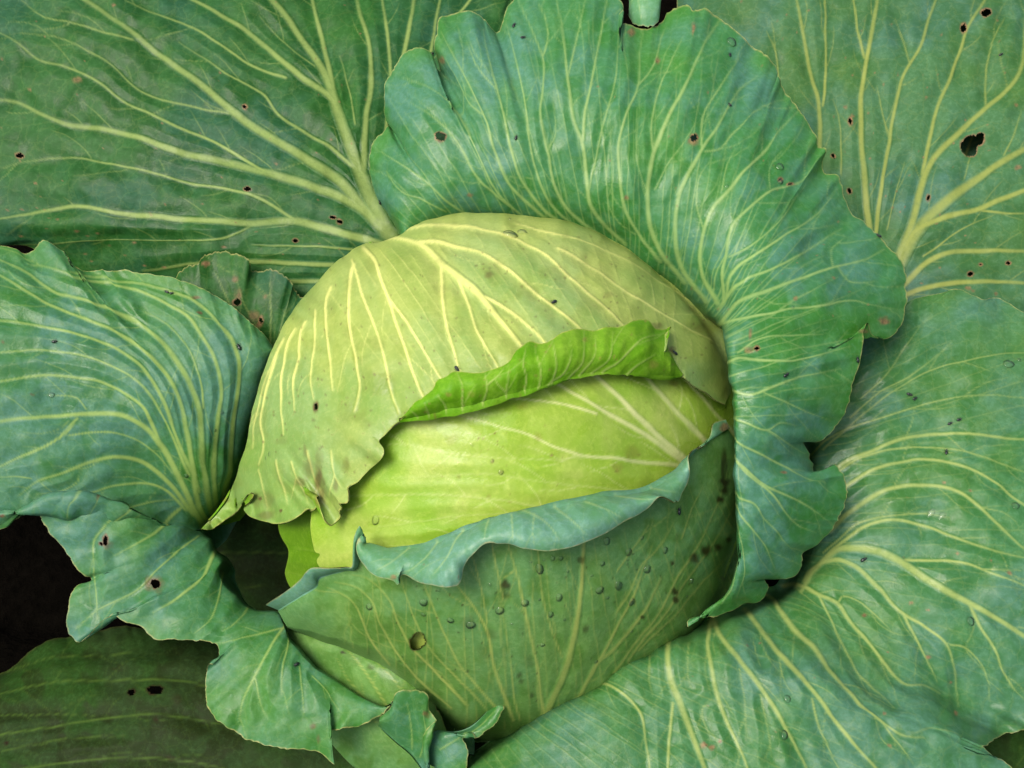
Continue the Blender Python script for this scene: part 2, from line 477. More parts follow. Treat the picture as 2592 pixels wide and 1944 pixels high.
    for k in range(comp.max() + 1):
        s = comp == k
        s0, s1 = iv0 & s, iv1 & s
        vfaces = np.concatenate([f[s0], back[s1]])
        vv, ff, aa, nn = compact(verts, vfaces, at2, norms)
        nm = 'midrib' if vf[s][0] == midrib and s.sum() > 200 else 'vein'
        child(nm, make_mesh(nm, vv, ff, mats, np.r_[np.zeros(s0.sum(), int), np.full(s1.sum(), len(mats) - 1)], aa, nn), leaf)
    LEAVES[key] = dict(px=PX.ravel(), py=PY.ravel(), z=PZ.ravel(), w=v, n=nrm, hole=hole.ravel())
    return leaf

SP = 4.5      # grid spacing in photo pixels

def row(pts):
    """'u:x,y[,z]' stations -> knots"""
    u = []; p = []
    for t in pts.split():
        a, b = t.split(':'); c = [float(q) for q in b.split(',')]
        u.append(float(a)); p.append(c)
    return np.array(u), np.array(p)

def useries(rows, lo, hi, sp=SP):
    t = np.linspace(lo, hi, 4000)
    L = 0
    for (u, p) in rows:
        q = hermite(u, p[:, :2], t)
        L = np.maximum(L, np.hypot(*np.diff(q, axis=0).T)) if not np.isscalar(L) else np.hypot(*np.diff(q, axis=0).T)
    c = np.r_[0, np.cumsum(L)]
    n = int(c[-1] / sp) + 2
    return np.interp(np.linspace(0, c[-1], n), c, t)

def gsmooth(P, sig):
    n = int(sig * 3) + 1
    k = np.exp(-0.5 * (np.arange(-n, n + 1) / sig) ** 2); k /= k.sum()
    # mirror about the end points so the ends stay put
    A = np.concatenate([2 * P[:1] - P[1:n + 1][::-1], P, 2 * P[-1:] - P[-n - 1:-1][::-1]]) if len(P) > n + 1 else np.pad(P, ((n, n), (0, 0)), mode='edge')
    return np.stack([np.convolve(A[:, c], k, 'valid') for c in range(P.shape[1])], 1)

def fan(inner, edge, bulge, a=1.0, c=1.0, hid=None, hdepth=200, hrow=0.12, ruffle=0.0, rfreq=1.0, seed=0, serr=2.0, sp=SP, zrow=None, curl=0.0, ep=5.0, smooth=55.0, bend=None):
    """leaf blade between a hidden base line and its free edge"""
    ri, re = row(inner), row(edge)
    lo, hi = max(ri[0][0], re[0][0]), min(ri[0][-1], re[0][-1])
    u = useries([ri, re], lo, hi, sp)
    I = hermite(ri[0], ri[1], u); E = hermite(re[0], re[1], u)
    ED = E; E = gsmooth(E, smooth / sp)
    L = np.median(np.hypot(*(E - I)[:, :2].T))
    nv = max(12, int(np.percentile(np.hypot(*(E - I)[:, :2].T), 75) / sp))
    v = np.r_[np.linspace(-1, 0, max(16, int(nv * hrow)), endpoint=False), np.linspace(0, 1, nv)]
    vp = np.clip(v, 0, 1)[None, :]; vh = np.clip(-v, 0, 1)[None, :]
    if isinstance(bulge, str):
        rb = row(bulge); b = hermite(rb[0], rb[1], u)[:, :1]
    else:
        b = np.full((len(u), 1), float(bulge))
    vm = a / (a + c); norm = vm ** a * (1 - vm) ** c
    prof = vp ** a * (1 - vp) ** c / norm
    serrn = vnoise(u * 7.3, u * 0 + seed, seed + 2)[:, None] * vp ** 6 * serr + vnoise(u * 19.0, u * 0 + seed, seed + 3)[:, None] * vp ** 10 * serr * 0.7
    dirn = (E - I)[:, :2]; dirn = dirn / (np.linalg.norm(dirn, axis=1, keepdims=True) + 1e-6)
    PX = I[:, :1] + (E[:, :1] - I[:, :1]) * vp + dirn[:, :1] * serrn
    PY = I[:, 1:2] + (E[:, 1:2] - I[:, 1:2]) * vp + dirn[:, 1:2] * serrn
    if bend:
        rb2 = row(bend); q4 = 6.75 * vp ** 2 * (1 - vp)
        PX = PX + np.interp(u, rb2[0], rb2[1][:, 0])[:, None] * q4; PY = PY + np.interp(u, rb2[0], rb2[1][:, 1])[:, None] * q4
    ez = E[:, 2:3] if E.shape[1] > 2 else 0
    PZ = I[:, 2:3] + (ez - I[:, 2:3]) * vp + b * prof
    ruf = ruffle * (vnoise(u * rfreq, u * 0 + .5, seed + 9) + 0.5 * vnoise(u * rfreq * 2.3, u * 0 + .2, seed + 10))[:, None]
    dE = ED - E
    if isinstance(ep, str):
        rp = row(ep); ep = np.interp(u, rp[0], rp[1][:, 0])[:, None]
    PX = PX + dE[:, :1] * vp ** ep; PY = PY + dE[:, 1:2] * vp ** ep; PZ = PZ + dE[:, 2:3] * vp ** ep
    PZ = PZ + ruf * vp ** 3 - curl * vp ** 8
    if hid is not None:
        if isinstance(hid, str):
            rh = row(hid); Hh = hermite(rh[0], rh[1], u)
        else:
            Hh = np.tile(np.array(hid, float), (len(u), 1))
        k = np.sin(vh * math.pi / 2)
        PX = PX + Hh[:, :1] * (1 - np.cos(vh * math.pi / 2)); PY = PY + Hh[:, 1:2] * (1 - np.cos(vh * math.pi / 2))
        PZ = PZ - hdepth * k
        # round the ridge where the blade turns down to its base
        nh = int((v < 0).sum()); wgt = np.exp(-((np.arange(len(v)) - nh) / 9.0) ** 2)[None, :]
        out = []
        for Q in (PX, PY, PZ):
            Sm = gsmooth(Q.T, 4.0).T
            out.append(Q + (Sm - Q) * wgt)
        PX, PY, PZ = out
    return PX, PY, PZ, u, v

def dome(px, py, grow=0.0):
    rx, rz = 650 + grow, 560 + grow
    ry = np.where(py < 1180, 645, 700) + grow
    q = 1 - ((px - 1240) / rx) ** 2 - ((py - 1180) / ry) ** 2
    return -100 + rz * np.sign(q) * np.sqrt(np.abs(q))

def smax(a, b, k=40.0):
    return 0.5 * (a + b + np.sqrt((a - b) ** 2 + k * k))

# ------------------------------------------------------------------ soil
def build_soil():
    n = 220
    x = np.linspace(-1, 1, n); x = np.sign(x) * np.abs(x) ** 1.8 * 2.0
    X, Y = np.meshgrid(x, x, indexing='ij')
    Zs = 0.010 * fnoise(X * 18, Y * 18, 31, 4) + 0.006 * np.abs(fnoise(X * 60, Y * 60, 35, 3)) - 0.012
    idx = np.arange(n * n).reshape(n, n)
    f = np.stack([idx[:-1, :-1], idx[1:, :-1], idx[1:, 1:], idx[:-1, 1:]], -1).reshape(-1, 4)
    m = bpy.data.materials.new('shade_dark_damp_soil'); m.use_nodes = True
    nt = m.node_tree; bs = nt.nodes['Principled BSDF']
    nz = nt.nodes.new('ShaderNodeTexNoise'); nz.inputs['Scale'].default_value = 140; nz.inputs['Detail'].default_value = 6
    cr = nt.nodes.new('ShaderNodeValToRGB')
    cr.color_ramp.elements[0].color = (0.0008, 0.0008, 0.0006, 1); cr.color_ramp.elements[1].color = (0.004, 0.0034, 0.0026, 1)  # near-black soil colour carries the deep shade of the gap
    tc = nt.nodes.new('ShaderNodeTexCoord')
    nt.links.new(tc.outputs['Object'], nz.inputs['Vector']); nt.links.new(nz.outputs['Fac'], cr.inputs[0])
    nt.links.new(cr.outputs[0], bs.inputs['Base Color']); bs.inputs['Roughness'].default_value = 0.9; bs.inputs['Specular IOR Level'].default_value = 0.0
    bp = nt.nodes.new('ShaderNodeBump'); bp.inputs['Distance'].default_value = 0.004
    nt.links.new(nz.outputs['Fac'], bp.inputs['Height']); nt.links.new(bp.outputs[0], bs.inputs['Normal'])
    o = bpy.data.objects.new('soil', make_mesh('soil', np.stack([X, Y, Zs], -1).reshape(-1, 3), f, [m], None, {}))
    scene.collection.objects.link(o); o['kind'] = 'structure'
    o['label'] = 'damp soil under the cabbage, its colour darkened for deep shade'
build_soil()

# ------------------------------------------------------------------ stalk and solid heart of the head
def revolve(name, prof, center, mat, seg=48, wob=0.0):
    P = np.array(prof, float); a = np.linspace(0, 2 * math.pi, seg, endpoint=False)
    r = P[:, :1] * (1 + wob * vnoise(a[None, :] * 3 + P[:, 1:] * 40, P[:, 1:] * 60 + a[None, :] * 0, 5))
    X = center.x + r * np.cos(a); Y = center.y + r * np.sin(a); Zz = P[:, 1:] + 0 * a
    n = len(P); idx = np.arange(n * seg).reshape(n, seg); j = np.roll(idx, -1, axis=1)
    f = np.stack([idx[:-1], j[:-1], j[1:], idx[1:]], -1).reshape(-1, 4)
    v = np.stack([X, Y, Zz], -1).reshape(-1, 3)
    z = np.zeros(len(v))
    return child(name, make_mesh(name, v, f, [mat], None, dict(vein=z, margin=z, spot=z, tint=z, rub=z, lush=z)), cabbage)
hc = HEAD_C
revolve('stalk', [(0.030, -0.01), (0.024, 0.01), (0.021, 0.04), (0.023, hc.z - 0.115), (0.034, hc.z - 0.085), (0.04, hc.z - 0.06)], hc, M_FRONT, 40, 0.12)
t = np.linspace(-math.pi / 2 + .02, math.pi / 2 - .02, 40)
revolve('head_heart', [(0.088 * math.cos(q), hc.z - 0.004 + 0.082 * math.sin(q)) for q in t], hc, M_HEART, 64, 0.03)

# ------------------------------------------------------------------ upper-left outer leaf
VA = [V('A', [125, 75, 46, 30], '2230,1380 2190,1330 2080,1130 1990,900 1900,650 1820,420 1700,230 1580,60 1480,-60 1380,-250'),
      V('A', [80, 62, 44, 20], '2190,1330 2020,1150 1900,1010 1700,880 1500,760 1300,620 1150,490 1000,380 850,270 740,180 600,80 480,0 300,-120'),
      V('A', [70, 58, 40, 17], '2200,1340 2000,1150 1850,1080 1650,1010 1500,970 1250,900 1000,850 750,760 550,710 380,690 220,630 100,570 -150,540'),
      V('A', [22, 18, 12], '1500,970 1350,880 1200,790 1000,710 850,640 700,570 550,460 350,360 200,320 90,230 -60,150'),
      V('A', [60, 40, 15], '2250,1400 2110,1360 1900,1300 1650,1230 1400,1240 1150,1230 900,1210 650,1190 420,1150 250,1170 0,1220 -200,1260'),
      V('A', [22, 16, 10], '1650,1225 1450,1110 1250,1050 1050,1015 850,960 650,920 430,880 150,890 0,930'),
      V('A', [22, 12], '2150,1420 1800,1380 1400,1375'),
      V('A', [14, 9], '1400,1250 1280,1320 1000,1350 700,1350 400,1360 100,1390'),
      V('A', [36, 30, 16], '2060,1490 1700,1480 1400,1470 1100,1480 800,1520'),
      V('A', [34, 24], '2000,1570 1900,1575 1600,1580 1400,1600'),
      V('A', [46, 34, 20], '1910,670 1870,570 1700,440 1550,310 1430,200 1330,130 1200,60 1090,-10 900,-120'),
      V('A', [20, 11], '1600,430 1400,350 1250,260 1100,160 900,80 700,0'),
      V('A', [42, 30, 22], '1870,530 1850,430 1810,250 1750,0 1720,-150'),
      V('A', [44, 36, 24], '2030,950 2040,830 2050,650 2075,480 2065,250 2010,50 1980,-120'),
      V('A', [28, 18], '2150,800 2185,400 2175,250 2140,0 2120,-150'),
      V('B', [34, 30, 22], '420,560 490,310 520,150 545,0 560,-150'),
      V('B', [26, 16], '560,560 640,280 665,130 690,0 720,-150'),
      V('B', [22, 16], '700,200 790,70 850,0 930,-120'),
      V('A', [14, 8], '1990,700 1950,480 1900,300'),
      V('A', [26, 18, 9], '1990,940 1850,820 1700,730 1560,640 1470,520 1300,430 1150,330 1000,230'),
      V('A', [15, 8], '1280,630 1080,590 900,550 750,480 620,360 450,260 300,200 110,180'),
      V('A', [15, 8], '740,220 550,170 380,120 230,80 100,-20'),
      V('A', [11, 7], '1760,370 1600,240 1450,80')]
PX, PY, PZ, u, v = fan(
    '0:1060,575,-370 2:1040,588,-365 5:1020,600,-365 8:1012,612,-370 9:1008,640,-380 10:1000,680,-390 11:980,720,-400',
    '0:1330,-80,-700 .6:1300,-160,-740 1:1080,-250,-800 2:750,-300,-820 3:400,-300,-800 4:0,-260,-770 5:-260,-40,-700 6:-310,280,-620 7:-260,540,-560 7.5:-80,600,-540 8:100,640,-520 9:360,780,-520 10:620,890,-500 11:800,920,-480',
    70, 0.9, 1.0, hid=(40, 60), hdepth=120, ruffle=22, rfreq=1.3, seed=1)
specksA = [(195,1025,12),(30,1168,11),(107,1165,10),(190,1155,7),(215,1098,6),(270,1218,8),(320,1228,11),(430,1295,15),(540,1310,11),(485,1325,8),(740,1370,12),(265,1278,6),(112,1325,12),(605,1385,8),(1250,1385,13),(915,1500,14),(805,1490,10),(475,1425,9),(1130,1138,9),(1545,920,11),(910,690,9),(438,532,8),(432,448,30),(195,112,8),(1425,1290,9),(250,200,6),(1855,780,10),(165,500,12),(2020,200,8),(1240,990,6),(1780,1120,8),(700,1430,7),(350,1010,6),(640,35,16)]
ra = np.random.default_rng(5)
spA = [(x * .452, y * .452, max(2.2, r * .34), max(2.0, r * .28), .65) for x, y, r in specksA] + [(ra.uniform(0, 1000), ra.uniform(0, 760), ra.uniform(1.6, 3), ra.uniform(1.6, 3), .6) for _ in range(40)]
build_leaf('A', 'outer_leaf', 'broad flat outer leaf with a thick pale midrib fanning into branches, behind the head', PX, PY, PZ, [M_BACK], veins=VA,
           holes=[(43, 390, 9, 7), (620, 271, 5, 5), (626, 480, 10, 6), (745, 606, 6, 5), (843, 551, 7, 4), (860, 562, 5, 5)], spots=spA, raised=0.26, quilt=8.8, undul=10, seed=1, midrib=0)

# ------------------------------------------------------------------ upper-right outer leaf
VB = [V('C', [100, 80, 48, 36], '1430,1620 1500,1500 1560,1380 1650,1250 1800,1110 1950,1000 2100,900 2250,820 2450,720'),
      V('C', [56, 46, 34, 24], '1510,1440 1590,1240 1640,1040 1700,900 1850,740 2000,600 2120,500 2200,380 2225,200 2240,0'),
      V('C', [30, 24, 18], '1650,970 1680,800 1720,620 1800,430 1850,300 1900,150 1990,0 2060,-120'),
      V('C', [30, 24, 16], '1380,1400 1390,1260 1410,1080 1460,800 1490,600 1540,420 1640,240 1680,100 1720,0 1760,-150'),
      V('C', [46, 36, 22], '1360,1400 1345,1250 1320,1000 1300,750 1300,550 1330,350 1360,180 1390,0 1410,-150'),
      V('C', [18, 12], '1320,320 1280,150 1260,0 1240,-120'),
      V('C', [40, 30, 16], '1060,1100 1070,830 1070,600 1030,420 980,200 950,50 930,-100'),
      V('C', [20, 14], '1090,580 1110,400 1105,200 1100,30 1090,-120'),
      V('C', [50, 40, 24], '1540,1400 1600,1300 1750,1220 1950,1170 2100,1110 2250,1060 2450,1020'),
      V('C', [18, 10], '1980,1175 2100,1190 2260,1195'),
      V('C', [44, 36, 22], '1480,1640 1560,1570 1650,1480 1800,1410 2000,1400 2300,1400'),
      V('C', [42, 34, 24], '1470,1690 1570,1640 1750,1590 1950,1570 2300,1585'),
      V('C', [14, 8], '1650,1430 1700,1400 1850,1290 2050,1200'),
      V('C', [12, 8], '1470,770 1420,620 1390,480'), V('C', [12, 8], '1570,350 1530,200 1490,100'),
      V('C', [13, 8], '2000,580 2010,380 2060,180 2110,90'), V('C', [12, 8], '1190,970 1190,750 1150,550'),
      V('C', [14, 8], '840,440 810,250 770,170'), V('C', [10, 6], '1450,1280 1500,1060 1550,900'),
      V('C', [10, 6], '1880,1000 1920,850'), V('C', [12, 7], '2100,870 2160,740 2200,620')]
PX, PY, PZ, u, v = fan(
    '0:2190,750,-440 1:2205,735,-430 3:2225,720,-420 6:2245,715,-415 8:2250,725,-420 10:2245,750,-430 11:2230,770,-440',
    '0:1880,700,-560 1:1690,330,-600 1.6:1712,60,-660 2:1716,-40,-740 2.4:1760,-160,-780 3:1900,-240,-800 4:2180,-280,-810 5:2500,-250,-790 6:2800,-60,-700 7:2890,250,-600 8:2890,560,-500 9:2800,820,-430 10:2600,960,-400 11:2320,940,-420',
    60, 0.9, 1.0, hid=(-50, 60), hdepth=120, ruffle=20, rfreq=1.3, seed=2)
specksB = [(1210,600,14),(1340,632,10),(1250,650,14),(1350,888,8),(1215,840,9),(1440,1100,9),(1470,1022,9),(1480,1160,12),(1545,1160,7),(1660,555,13),(2165,593,14),(2175,940,24),(1750,195,9),(1005,62,9),(880,88,6),(940,175,7),(1500,1070,6),(1640,1585,9),(1885,1315,8),(1945,1355,6),(2065,1640,14),(1905,1610,20),(1930,1625,12),(1740,1500,8),(1975,1475,7),(2065,110,10),(630,12,14),(960,305,7),(1355,1030,10),(1215,320,6),(1665,500,6),(2110,405,8),(1375,410,5),(860,215,6),(1520,1185,6),(1900,1140,7)]
spB = [(1592 + x * .452, y * .452, max(2.2, r * .34), max(2.0, r * .28), .65) for x, y, r in specksB] + [(ra.uniform(1750, 2600), ra.uniform(0, 760), ra.uniform(1.6, 3.2), ra.uniform(1.6, 3), .6) for _ in range(60)]
build_leaf('B', 'outer_leaf', 'grey-green outer leaf riddled with holes and tan specks, behind the tall wrapper leaf', PX, PY, PZ, [M_BACKR], veins=VB,
           holes=[(2455, 366, 25, 30), (2480, 352, 14, 16), (2496, 31, 12, 13), (2440, 68, 8, 11), (2110, 393, 6, 5), (2150, 484, 6, 6), (2459, 691, 7, 6), (2555, 664, 6, 5), (2152, 308, 5, 8), (2350, 500, 4, 6), (2484, 668, 3.5, 3)],
           spots=spB, raised=0.26, quilt=8, undul=9, seed=2, midrib=0)

# ------------------------------------------------------------------ olive leaf low down on the left, and the dark one in the corner
VG = [V('G', [15, 11], '-200,1300 0,1240 200,1190 500,1160 800,1160 1100,1180 1400,1260'), V('G', [15, 12], '-200,1520 0,1470 300,1420 600,1370 900,1360 1200,1400 1500,1480'),
      V('G', [10, 8], '0,1360 250,1350 600,1360'), V('G', [15, 12], '-100,1700 200,1650 500,1610 800,1600 1150,1640 1500,1740'), V('G', [10, 8], '-100,1120 0,1100 300,1040 700,1010 1000,1020'), V('G', [10, 8], '0,1560 300,1500 700,1470')]
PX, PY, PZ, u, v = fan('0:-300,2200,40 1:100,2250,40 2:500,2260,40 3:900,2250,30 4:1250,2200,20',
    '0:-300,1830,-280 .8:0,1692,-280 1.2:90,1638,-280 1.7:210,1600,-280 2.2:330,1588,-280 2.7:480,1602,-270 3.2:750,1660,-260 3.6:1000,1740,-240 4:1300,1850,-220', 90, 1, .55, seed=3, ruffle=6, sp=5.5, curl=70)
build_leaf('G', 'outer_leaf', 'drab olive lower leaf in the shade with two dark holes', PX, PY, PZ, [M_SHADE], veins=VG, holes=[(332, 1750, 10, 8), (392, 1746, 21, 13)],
           spots=[(14, 1880, 6, 5, 1), (395, 1820, 9, 8, .5), (450, 1770, 12, 10, .35), (430, 1920, 9, 9, .4), (300, 1690, 20, 6, .3), (660, 1960, 20, 20, .4)], quilt=8, undul=8, seed=3)
PX, PY, PZ, u, v = fan('0:2350,2250,0 1:2600,2250,0 2:2900,2200,0', '0:2350,1880,-60 1:2580,1830,-60 2:2900,1800,-60', 30, seed=4, sp=7)
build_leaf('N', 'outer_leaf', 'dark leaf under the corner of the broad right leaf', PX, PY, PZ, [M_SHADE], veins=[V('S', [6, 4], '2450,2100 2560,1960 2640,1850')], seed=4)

PX, PY, PZ, u, v = fan('0:400,1230,-560 1:460,1500,-560 2:620,1720,-540', '0:820,1180,-420 1:880,1420,-430 2:920,1640,-420', -60, seed=19, sp=7)
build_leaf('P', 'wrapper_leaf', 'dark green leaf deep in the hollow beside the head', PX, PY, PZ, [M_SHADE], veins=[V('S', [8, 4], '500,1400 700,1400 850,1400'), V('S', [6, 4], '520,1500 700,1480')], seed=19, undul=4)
PX, PY, PZ, u, v = fan('0:2100,900,-520 1:2200,850,-500 2:2350,950,-490', '0:1780,-100,-860 1:2250,-330,-880 2:2950,300,-680', 40, seed=20, sp=9)
build_leaf('R', 'outer_leaf', 'dim lower leaf seen through the holes of the grey-green leaf', PX, PY, PZ, [M_BACKR], veins=[V('S', [10, 5], '2250,800 2450,380 2560,60')], seed=20, undul=4)

# ------------------------------------------------------------------ small ruffled leaf behind the left leaf
VF = [V('D', [14, 8], '1360,600 1320,480 1250,300 1200,190'), V('D', [12, 7], '1470,620 1450,560 1350,330 1300,180'), V('D', [14, 8], '1520,700 1510,590 1510,400 1510,220'), V('D', [11, 7], '1540,640 1560,560 1600,400 1640,300')]
PX, PY, PZ, u, v = fan('0:470,800,-330 3:560,860,-335 6:650,920,-335 9:720,930,-335 11:760,900,-340',
    '0:440,720,-330 .6:457,688,-330 1:479,673,-325 1.6:502,667,-315 2:511,650,-330 2.6:542,638,-335 3.6:601,643,-325 4.2:631,663,-315 4.5:634,681,-335 5:655,688,-345 5.8:687,681,-325 6.8:723,699,-320 7.8:750,731,-325 8.4:764,750,-340 9:786,748,-330 9.6:791,765,-330 10.2:777,792,-335 11:760,840,-340', 22, seed=5, ruffle=10, rfreq=1.5, serr=3, smooth=25)
build_leaf('F', 'outer_leaf', 'small dark green ruffled leaf tip with nibbled holes beside the head', PX, PY, PZ, [M_BACK], veins=VF, holes=[(597, 765, 12, 9), (658, 810, 5, 9)],
           spots=[(520, 667, 10, 6, .9), (595, 705, 8, 8, .6), (602, 745, 9, 14, .6), (640, 800, 14, 12, .55), (668, 750, 5, 5, .5), (778, 750, 8, 10, .8), (655, 822, 8, 8, .8)], seed=5, undul=5, quilt=5)

# ------------------------------------------------------------------ tall wrapper leaf behind and right of the head
VC = [V('B', w, p) for w, p in [
    ([22, 15, 9], '1250,1280 1130,1190 1000,1090 880,970 820,850 740,730 640,640 520,570'), ([16, 9], '1130,1190 1030,1100 950,970 900,850 830,680 750,560 640,490 480,430'),
    ([24, 18, 9], '1340,1270 1210,1160 1080,1030 1000,850 940,640 870,500 800,370 740,250 700,180'), ([11, 7], '940,640 840,560 770,430 720,320'),
    ([26, 18, 9], '1420,1300 1290,1190 1170,1040 1100,870 1060,680 1020,500 970,330 940,160'), ([11, 7], '1010,480 900,370 840,230'),
    ([24, 17, 9], '1500,1320 1360,1200 1250,1020 1200,800 1170,600 1130,400 1080,220 1050,120'), ([26, 18, 9], '1580,1330 1430,1200 1340,1050 1300,850 1260,650 1270,320 1220,180 1150,40 1130,-20'),
    ([11, 7], '1270,300 1300,180 1280,80 1240,0'), ([10, 6], '1300,840 1340,760 1330,550'),
    ([32, 24, 10], '1720,1390 1620,1280 1540,1150 1510,950 1490,800 1440,650 1410,430 1380,150 1350,0 1340,-60'), ([22, 14, 10], '1495,780 1510,600 1550,420 1590,220 1630,0 1650,-80'),
    ([13, 8], '1415,400 1460,200 1500,30 1510,-60'), ([15, 9], '1530,1060 1540,1000 1570,870 1620,650 1680,420 1700,100'),
    ([28, 20, 10], '1930,1470 1830,1360 1740,1200 1700,1000 1690,820 1740,630 1800,500 1820,250 1840,150'), ([13, 8], '1800,480 1880,380 1940,160'),
    ([10, 6], '1780,1330 1720,1280 1640,1150 1630,950 1660,700'), ([10, 6], '1870,1080 1850,1050 1800,900 1800,600'),
    ([38, 30, 14], '2060,1590 1970,1480 1880,1300 1860,1100 1890,860 1960,680 2080,450 2200,200 2280,80'), ([16, 8], '1890,850 1880,700 1920,500 2050,200'),
    ([18, 10], '900,1230 800,1180 650,1050 500,930 350,840'), ([14, 8], '730,1190 600,1120 480,1080 380,960')]]
VC += [V('C', w, p) for w, p in [
    ([40, 30, 13], '430,1690 290,1500 260,1300 280,1100 360,920 430,800 500,700 580,560 640,480 720,420'), ([34, 24, 11], '490,1700 400,1500 410,1330 480,1150 550,1080 640,960 740,870 850,720 950,620'),
    ([28, 20, 9], '520,1700 540,1450 590,1250 700,1140 800,1060 950,1020 1060,880'), ([15, 8], '410,830 420,650 540,440 640,290'), ([11, 6], '150,1060 200,950 300,800 370,690 400,560'),
    ([13, 8], '430,840 520,820 600,720 760,590 880,550'), ([24, 17, 9], '525,1700 600,1500 750,1400 900,1300 1050,1200 1180,1050'), ([11, 7], '520,1070 560,900 600,820'), ([9, 6], '790,1050 810,900 870,830'),
    ([15, 8], '560,1440 700,1360 850,1230 950,1100'), ([12, 7], '420,1300 380,1150 400,980 470,880')]]
VC += [V('F', w, p) for w, p in [
    ([26, 18, 9], '500,400 525,360 640,240 800,180 950,100 1100,0 1200,-60'), ([34, 24, 10], '490,510 520,480 600,370 750,310 950,230 1150,160 1350,110 1440,60'),
    ([22, 16, 8], '480,510 520,490 700,440 900,400 1100,380 1270,345 1400,380 1520,410'), ([11, 7], '1150,160 1150,50 1230,-10'), ([10, 6], '1180,160 1250,240 1400,240'), ([15, 8], '610,640 640,620 720,570 850,550 1100,545'),
    ([27, 18, 9], '480,740 520,720 620,670 700,680 900,690 1100,650 1250,610'), ([25, 17, 9], '490,860 550,860 700,880 800,840 950,790 1100,760 1200,740'), ([12, 7], '760,870 900,930 1050,1000 1140,1040'),
    ([23, 15, 8], '490,980 550,1010 650,1040 780,1080 850,1040 950,1060'), ([12, 7], '780,1080 900,1160 1000,1220'), ([20, 14, 8], '500,1080 545,1110 700,1200 850,1270 1000,1340 1120,1380'),
    ([29, 20, 9], '500,1150 550,1210 640,1290 780,1400 900,1450 1050,1530 1150,1620')]]
VC += [V('I', w, p) for w, p in [([17, 11, 7], '560,90 600,140 700,180 760,260 850,350 900,420 960,470'), ([22, 15, 8], '600,-60 640,-10 800,120 950,300 1060,350'), ([15, 8], '570,170 620,240 700,330 780,430 830,560'), ([12, 7], '570,250 600,330 640,450 650,560 600,700'), ([10, 6], '590,500 580,640 520,740')]]
CI = '0:1040,600,-170 1:1090,582,-175 2:1150,574,-180 3:1210,570,-185 4:1270,572,-190 5:1310,578,-190 6:1360,586,-190 7:1420,600,-190 8:1480,620,-190 9:1540,645,-185 10:1590,670,-180 11:1640,698,-175 12:1690,728,-165 13:1735,756,-145 14:1770,780,-110 15:1800,803,-40 16:1815,820,40 17:1828,838,110 18:1833,862,160 19:1835,900,185 20:1838,935,200 21:1842,1030,215 22:1845,1100,220 23:1845,1160,222 24:1847,1210,222 25:1850,1270,220 26:1853,1350,212 27:1855,1410,200 28:1852,1460,185 29:1845,1490,170 30:1832,1512,150 31:1822,1520,140 32:1812,1530,130'
CE = ('0:1012,590,-200 .4:967,515,-205 1:936,434,-205 1.3:931,389,-200 1.6:945,353,-190 1.9:985,318,-215 2:992,321,-235 2.15:976,305,-225 2.5:975,255,-205 3:978,212,-205 3.4:994,176,-215 3.8:1026,141,-225 4.1:1049,127,-225 4.5:1080,131,-215 4.8:1094,149,-210 5:1103,172,-230 5.1:1112,178,-245 5.2:1110,152,-235 5.4:1103,116,-220 5.6:1107,81,-225 5.9:1116,47,-235 6.2:1153,34,-235 6.5:1193,28,-225 6.8:1225,47,-225 7:1252,72,-235 7.1:1260,81,-250 7.25:1267,56,-245 7.4:1278,26,-245 7.6:1293,0,-255 8:1330,-35,-260 8.5:1400,-50,-265 9:1480,-45,-265 9.6:1560,-5,-255 9.9:1577,27,-235 10:1571,41,-225 10.2:1582,58,-225 10.4:1614,68,-235 10.7:1654,66,-245 10.9:1672,54,-255 11.1:1686,32,-265 11.4:1709,18,-270 11.7:1740,14,-265 11.9:1756,26,-255 12.1:1776,20,-265 12.4:1818,38,-262 12.7:1845,63,-255 13:1881,99,-250 13.3:1908,122,-250 13.6:1940,145,-240 14:1963,176,-235 14.3:1972,208,-225 14.6:1994,240,-220 15:2021,276,-210 15.5:2058,339,-195 15.9:2076,379,-190 16:2088,381,-185 16.1:2082,414,-190 16.3:2090,438,-182 16.6:2124,445,-165 16.8:2134,470,-160 17:2148,524,-150 17.3:2189,565,-130 17.6:2225,592,-115 18:2261,633,-95 18.4:2293,692,-75 18.7:2299,735,-60 19:2301,767,-50 19.2:2288,817,-45 19.4:2270,836,-35 19.6:2250,854,-15 19.8:2225,858,8 20:2202,840,38 20.15:2193,816,60 20.4:2180,889,75 20.8:2162,962,85 21.3:2143,1029,92 21.7:2121,1079,95 22:2094,1111,95 22.3:2058,1124,98 22.5:2036,1114,105 22.7:2050,1142,75 23:2060,1170,50 23.3:2067,1192,40 23.6:2080,1198,50 24:2112,1172,85 24.3:2134,1192,95 24.6:2146,1224,95 25:2143,1265,92 25.5:2128,1310,90 26:2112,1339,90 26.4:2080,1375,90 26.8:2035,1402,92 27:2030,1425,92 27.2:2019,1447,92 27.5:1990,1465,96 28:1940,1464,108 28.4:1910,1456,125 28.7:1936,1474,95 29:1940,1484,80 29.3:1922,1510,80 29.7:1886,1524,85 30.2:1818,1551,95 30.6:1795,1556,104 31:1770,1562,108 31.4:1746,1572,110 32:1738,1590,104')
PX, PY, PZ, u, v = fan(CI, CE, '0:60 2:110 5:160 10:180 14:160 16:110 18:80 21:60 26:50 29:25 32:5', 0.8, 1.0,
    hid='0:30,50 5:0,60 11:-40,60 14:-30,40 16:10,10 18:25,0 25:25,0 29:20,-10 32:20,-20', hdepth=210, ruffle=18, rfreq=1.5, seed=6, serr=2.6, ep='0:4 8:4 9:8 12:8 13:4 17:4 18.5:9 24:7 27:4 32:4')
rc = np.random.default_rng(15)
